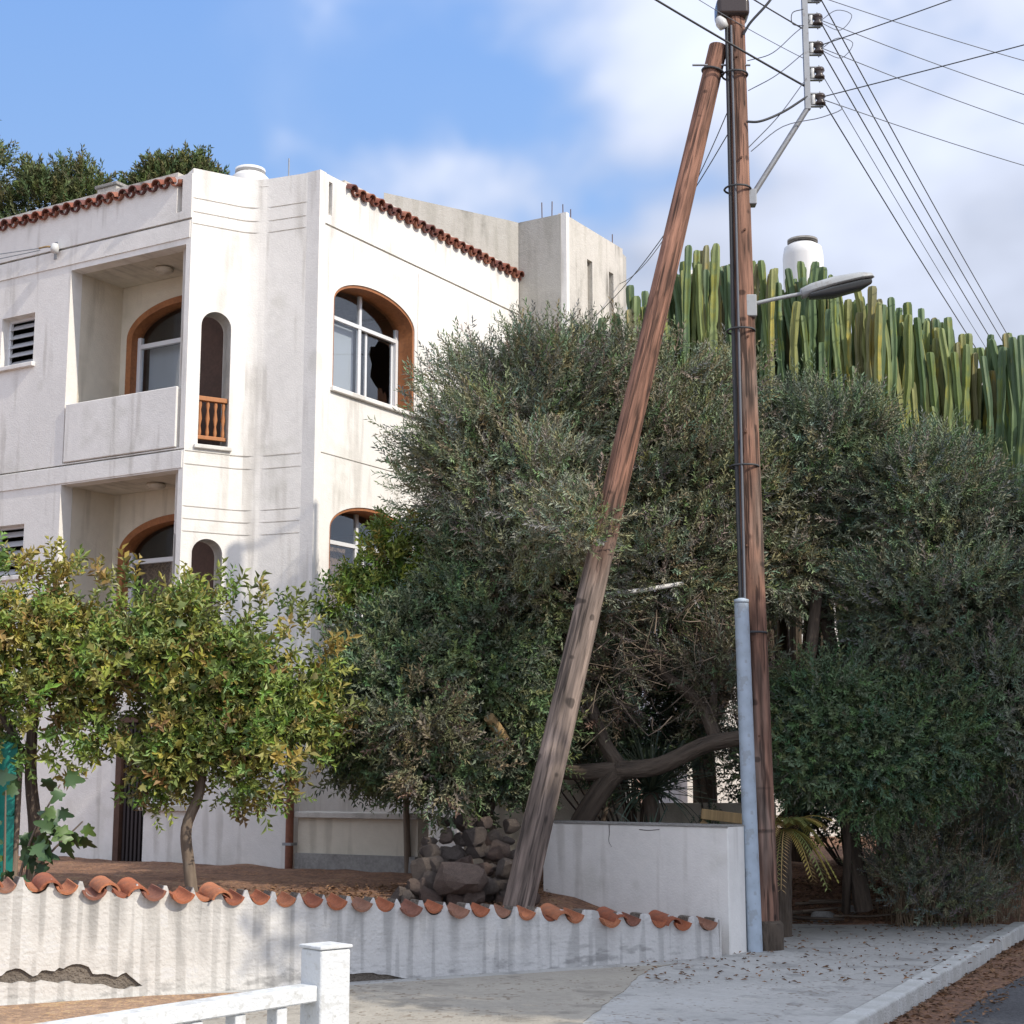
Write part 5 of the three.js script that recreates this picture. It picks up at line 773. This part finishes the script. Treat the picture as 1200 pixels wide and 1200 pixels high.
// candelabra euphorbia: every upright arm its own ribbed column
{
  rnd = mulberry(611);
  const armGeo = []; for (let k = 0; k < 5; k++) { // five-ribbed, slightly jointed column along +y, unit height 1 = 1 m
    const n = 10, H = 3.4, rows = 44, pos = [], idx = [], ph = R(0, 6);
    for (let i = 0; i <= rows; i++) { const t = i / rows, y = i === rows ? H : i === rows - 1 ? H - 0.012 : i === rows - 2 ? H - 0.05 : t * H, joint = 0.60 + 0.4 * Math.pow(Math.abs(Math.sin((y * 2.1 + k * 0.37 + 0.2 * Math.sin(y * 3 + k)) * Math.PI)), 0.4), r = 0.052 * joint * (i === rows ? 0.02 : i === rows - 1 ? 0.82 : 1), bx = 0.075 * Math.sin(y * 1.3 + ph) + 0.02 * Math.sin(y * 4.1 + ph * 2), bz = 0.07 * Math.cos(y * 0.9 + ph); for (let j = 0; j <= n; j++) { const a = j / n * Math.PI * 2, rib = j % 2 ? 0.68 : 1.1; pos.push(bx + Math.cos(a) * r * rib, y, bz + Math.sin(a) * r * rib); } }
    for (let i = 0; i < rows; i++) for (let j = 0; j < n; j++) { const q = i * (n + 1) + j; idx.push(q, q + n + 1, q + 1, q + 1, q + n + 1, q + n + 2); }
    let g = new THREE.BufferGeometry(); g.setAttribute('position', new THREE.Float32BufferAttribute(pos, 3));
    const uv = []; for (let i = 0; i < pos.length; i += 3) uv.push(pos[i] * 3, pos[i + 1]); g.setAttribute('uv', new THREE.Float32BufferAttribute(uv, 2)); g.setIndex(idx); g = g.toNonIndexed(); g.computeVertexNormals(); armGeo.push(toCreasedNormals(g, 0.45));
  }
  const euCol = colTex(128, 512, (u, v) => { const k = 0.75 + 0.55 * (pf(u, v, 10, 4, 351) - 0.5) * 2 * 0.6, y = sm(0.55, 0.75, pf(u, v, 6, 4, 361)); return [k * mix(0.7, 1.1, y), k * mix(0.8, 1.0, y), k * mix(1, 0.6, y)]; }, 0.5, 1.5);
  const em = [[0.24, 0.30, 0.075], [0.33, 0.36, 0.09], [0.18, 0.255, 0.08], [0.42, 0.39, 0.10], [0.16, 0.23, 0.08], [0.36, 0.30, 0.10]].map((c) => std(lin(...c), 0.6, { map: euCol }));
  const topAt = (x) => { const T = [[0.6, 6.9], [1.0, 7.25], [1.5, 7.55], [2.2, 8.2], [2.75, 8.35], [3.3, 8.15], [3.9, 8.0], [4.4, 7.7], [5.0, 7.5], [5.75, 7.4], [6.0, 6.95], [6.6, 7.1], [8, 6.8]]; for (let i = 1; i < T.length; i++) if (x <= T[i][0])  return mix(T[i - 1][1], T[i][1], (x - T[i - 1][0]) / (T[i][0] - T[i - 1][0])); return 6.8; };
  const plants = [[1.25, 0.55, 84, 'left-most euphorbia clump, partly hidden behind the leaning pole'], [2.4, 0.62, 104, 'tallest euphorbia clump, crossed by the upright pole'], [3.55, 0.62, 104, 'euphorbia clump behind the street lamp, in front of the water tank'], [4.7, 0.62, 104, 'euphorbia clump with a level crown just beyond the street lamp'], [5.75, 0.57, 96, 'euphorbia clump ending at a step in the hedge top'], [6.75, 0.6, 92, 'lower euphorbia clump beyond the step in the hedge top']];
  for (const [cx, half, n, label] of plants) {
    const o = thing('euphorbia', label, 'cactus', [cx, 0, -20.2], 0, 'candelabra euphorbia hedge');
    obj('trunk', [tube([[0, 0.1, 0], [0.03, 1.2, 0.02], [0, 2.4, 0]], 0.17, 0.14, 10), ...[0, 1, 2, 3, 4, 5, 6, 7].map((k) => { const a = k * 0.785; return tube([[0, 2.0 + 0.1 * (k % 3), 0], [Math.cos(a) * 0.35, 2.7 + 0.2 * (k % 2), Math.sin(a) * 0.35], [Math.cos(a) * 0.5, 3.9, Math.sin(a) * 0.5]], 0.1, 0.07, 8); })], M.bark, o);
    for (let i = 0; i < n; i++) {
      const u = R(-1, 1) * half, z = i < n * 0.62 ? R(0.15, 0.75) : R(-0.5, 0.15), top = topAt(cx + u) - (i % 2 ? R(0, 1.4) : R(-0.14, 0.36)) + (rnd() < 0.12 ? 0.12 : 0);
      const m = obj('arm', armGeo[Math.floor(rnd() * 5)], em[Math.floor(rnd() * 6)], o); const s = R(0.85, 1.15); m.scale.set(s, R(0.95, 1.1), s); m.position.set(u, top - 3.4 * m.scale.y, z); m.rotation.set(R(-0.05, 0.05), R(0, 6.28), R(-0.055, 0.055));
    }
  }
}
// spiky plants
{
  const blade = (L, w, bend, n = 6) => { const list = []; const P = (t, s) => [s * w * (t < 0.15 ? 0.5 + t * 3.3 : 1 - Math.pow((t - 0.15) / 0.85, 1.5)) , L * t * (1 - 0.25 * bend * t), bend * L * 0.7 * t * t + Math.abs(s) * w * 0.4]; for (let i = 0; i < n; i++) { const a = P(i / n, -1), b = P(i / n, 0), c = P(i / n, 1), d = P((i + 1) / n, -1), e = P((i + 1) / n, 0), f = P((i + 1) / n, 1); for (const tri of [[a, b, e], [a, e, d], [b, c, f], [b, f, e]]) for (const q of tri) list.push(...q); } return geoFrom(list); };
  const rosette = (o, c, n, L, w, mats, seed, tilt = [0.1, 1.5]) => { rnd = mulberry(seed); const gs = [0.1, 0.4, 0.8].map((b) => blade(L, w, b)); for (let i = 0; i < n; i++) { const m = obj('leaf', gs[i % 3], mats[Math.floor(rnd() * mats.length)], o); m.position.set(...c); const e = new THREE.Euler(R(...tilt), i * 2.4 + R(-0.3, 0.3), 0, 'YXZ'); m.rotation.copy(e); m.scale.setScalar(R(0.75, 1.1)); } };
  const dk = [[0.04, 0.065, 0.045], [0.055, 0.085, 0.055], [0.08, 0.10, 0.06]].map((c) => std(lin(...c), 0.5));
  const y = thing('yucca', 'dark spiky yucca in the shade under the olive limbs', 'plant', [1.42, 0.4, -16.45]);
  obj('stem', tube([[0, -0.1, 0], [0.02, 0.6, 0], [0, 1.0, 0]], 0.09, 0.08, 9), M.bark, y); rosette(y, [0, 1.0, 0], 110, 0.72, 0.02, dk, 621, [0.05, 1.7]);
  const y2 = thing('yucca', 'lower spiky yucca behind the white block wall', 'plant', [1.35, 0.4, -15.8]);
  obj('stem', tube([[0, -0.1, 0], [0, 0.45, 0]], 0.08, 0.07, 9), M.bark, y2); rosette(y2, [0, 0.45, 0], 55, 0.5, 0.018, dk, 622, [0.1, 1.75]);
  // cycad: stump with arching pinnate fronds, half of them yellow
  const c = thing('cycad', 'cycad with a dark stump and arching yellowing fronds beside the pole', 'plant', [2.66, 0, -16.1]);
  const stump = tube([[0, -0.05, 0], [0.01, 0.5, 0], [0.02, 1.05, 0]], 0.11, 0.12, 14, 14), sp = stump.attributes.position; for (let i = 0; i < sp.count; i++) { const k = 1 + 0.14 * (h3(Math.floor(sp.getY(i) * 22), Math.floor(Math.atan2(sp.getZ(i), sp.getX(i)) * 3), 4) - 0.5); sp.setX(i, sp.getX(i) * k); sp.setZ(i, sp.getZ(i) * k); } stump.computeVertexNormals();
  obj('stump', stump, M.bark, c);
  rnd = mulberry(631);
  const fm = [[0.52, 0.40, 0.11], [0.40, 0.37, 0.09], [0.55, 0.37, 0.16], [0.26, 0.29, 0.09]].map((k) => std(lin(...k), 0.6));
  for (let f = 0; f < 30; f++) {
    const list = [], L = R(0.42, 0.62), az = f * 2.4, arch = R(0.5, 1.2), tip = R(0.5, 1.0), old = f % 3 === 0;
    const P = (t) => { const r = L * (t * 0.95) * Math.sin(Math.min(1.4, tip + 0.3)), h = old ? 0.05 * t - L * 1.0 * t * t : L * (0.75 * t - arch * t * t); return new THREE.Vector3(Math.cos(az) * r, h, Math.sin(az) * r); };
    for (let i = 1; i <= 22; i++) { const t = i / 22, p = P(t), d = P(t + 0.02).sub(P(t - 0.02)).normalize(), s = new THREE.Vector3(-Math.sin(az), 0, Math.cos(az)); for (const sd of [-1, 1]) leafQuad(list, p, s.clone().multiplyScalar(sd).addScaledVector(d, 0.7).add(new THREE.Vector3(0, -0.15, 0)).normalize(), new THREE.Vector3(0, 1, 0), 0.14 * (1 - 0.5 * t), 0.02, 0.1); }
    const rib = tube([P(0).toArray(), P(0.33).toArray(), P(0.66).toArray(), P(1).toArray()], 0.008, 0.003, 4, 8), g = geoFrom(list);
    const m = obj('frond', [g, rib], fm[f % 4], c); m.position.set(0.06, 1.05, 0.05);
  }
}
// litter, fallen sticks, small weeds
{
  rnd = mulberry(701);
  const lg = geoFrom((() => { const l = []; leafQuad(l, new THREE.Vector3(), new THREE.Vector3(1, 0, 0), new THREE.Vector3(0, 1, 0), 0.05, 0.022, 0.3); return l; })());
  const litter = (n, place, seed, name, label) => { rnd = mulberry(seed); const im = new THREE.InstancedMesh(lg, std(lin(1, 1, 1), 0.95), n), m = new THREE.Matrix4(), q = new THREE.Quaternion(), c = new THREE.Color(); im.name = name; im.castShadow = im.receiveShadow = true; for (let i = 0; i < n; i++) { const [x, y, z] = place(); q.setFromEuler(new THREE.Euler(R(-0.35, 0.35), R(0, 6.28), R(-0.35, 0.35))); const s = R(0.5, 1.4); m.compose(new THREE.Vector3(x, y + 0.006, z), q, new THREE.Vector3(s, s, s)); im.setMatrixAt(i, m); const t = rnd(); c.setRGB(mix(0.10, 0.30, t), mix(0.06, 0.17, t), mix(0.035, 0.09, t)); im.setColorAt(i, c); } im.userData = { kind: 'stuff', label, category: 'litter' }; scene.add(im); };
  litter(2600, () => { const t = R(-3, 16), p = kerbAt(t), o = Math.pow(rnd(), 2) * 0.55; return [p[0] + kn.x * (0.02 + o), -0.128, p[1] + kn.y * (0.02 + o)]; }, 702, 'leaf_litter', 'dry brown leaf litter drifted along the gutter');
  litter(600, () => { const d = R(12.5, 17.4), x = R(0.9, 2.4 + (d - 10.6) * 0.46); return [x, 0.004, -d]; }, 703, 'leaf_litter_001', 'scattered dry leaves on the pale pavement');
  litter(3600, () => { const x = R(2.4, 5.2), d = R(17.35, 18.8); return [x, earth(x, d) + 0.01, -d]; }, 704, 'leaf_litter_002', 'brown leaf litter over the red earth under the shrubs');
  litter(3800, () => { const x = R(-3.4, 0.4), d = wallD(x) + R(0.25, 3.2); return [x, earth(x, d) + 0.015, -d]; }, 705, 'leaf_litter_003', 'reddish leaf litter on the bed behind the low wall');
  taken.set('leaf_litter', 4);
  rnd = mulberry(711);
  const L = 'dry stick lying on the red earth behind the pavement';
  for (let i = 0; i < 9; i++) { const x = R(2.8, 3.9), d = R(17.5, 18.3), a = R(-0.6, 0.6), l = R(0.2, 0.5), y = earth(x, d) + 0.035; tag(obj('fallen_stick', tube([[x - Math.cos(a) * l, y, -d - Math.sin(a) * l * 0.5], [x, y + R(0, 0.03), -d], [x + Math.cos(a) * l, y + R(0, 0.05), -d + Math.sin(a) * l * 0.5]], 0.016, 0.009, 6), M.barkPale), L, 'stick', 'fallen sticks'); }
  tag(obj('fallen_pole', tube([[2.55, earth(2.55, 17.6) + 0.12, -17.62], [3.1, 0.06, -17.45], [3.55, 0.05, -17.35]], 0.02, 0.016, 7), M.bark), 'dark thin fallen branch at the pavement edge', 'branch');
  // grey pipe stub through the olive crown
  const rp = thing('metal_rail', 'pale grey metal tube sticking out of the olive crown beside the leaning pole', 'tube', [0.80, 3.36, -15.9]);
  obj('tube', tube([[0, 0, 0], [0.45, 0.06, -0.08], [0.95, 0.15, -0.2]], 0.024, 0.024, 8), M.tank, rp); obj('end_cap', clean(new THREE.SphereGeometry(0.026, 8, 6)), M.galv, rp);
}
// trees across the road on the right: they throw the shade that lies on the pavement and lower shrubs
{
  const shade = (label, lobes, trunk, seed, clumps) => { const o = thing('street_tree', label, 'tree', [0, 0, 0], 0, 'trees across the road'); const tips = crown(o, 'crown', lobes, { sprigs: darkSprig, clumps, per: 13, rc: 0.36, mat: mLeaf, cols: [[0.04, 0.065, 0.02], [0.065, 0.09, 0.03], [0.09, 0.11, 0.04]], seed, shell: 0.2, gap: 0.33, gapScale: 0.8, scale: [0.8, 1.4] }); obj('trunk', tube(trunk, 0.22, 0.1, 10), M.bark, o); obj('branch', branches(tips, [trunk[trunk.length - 1]], 24, 0.05, seed + 1), M.bark, o); };
  shade('leafy street tree across the road from the pole', [[8.6, 6.6, -9.4, 2.2, 2.0, 2.2], [7.6, 5.6, -9.0, 1.5, 1.4, 1.6], [9.6, 7.6, -10.4, 2.0, 1.8, 2.0], [5.9, 6.7, -8.4, 1.5, 1.3, 1.3], [7.6, 6.3, -6.9, 1.6, 1.4, 1.3]], [[9.2, -0.1, -9.6], [9.0, 2.5, -9.5], [8.8, 5.6, -9.5]], 721, 760);
  shade('second leafy street tree farther along the road', [[10.2, 6.4, -13.6, 2.0, 2.2, 2.1], [11.2, 7.8, -14.2, 1.8, 1.8, 1.8]], [[11.0, -0.1, -13.8], [10.8, 2.5, -13.7], [10.5, 5.8, -13.6]], 724, 480);
}
renderer.render(scene, camera);
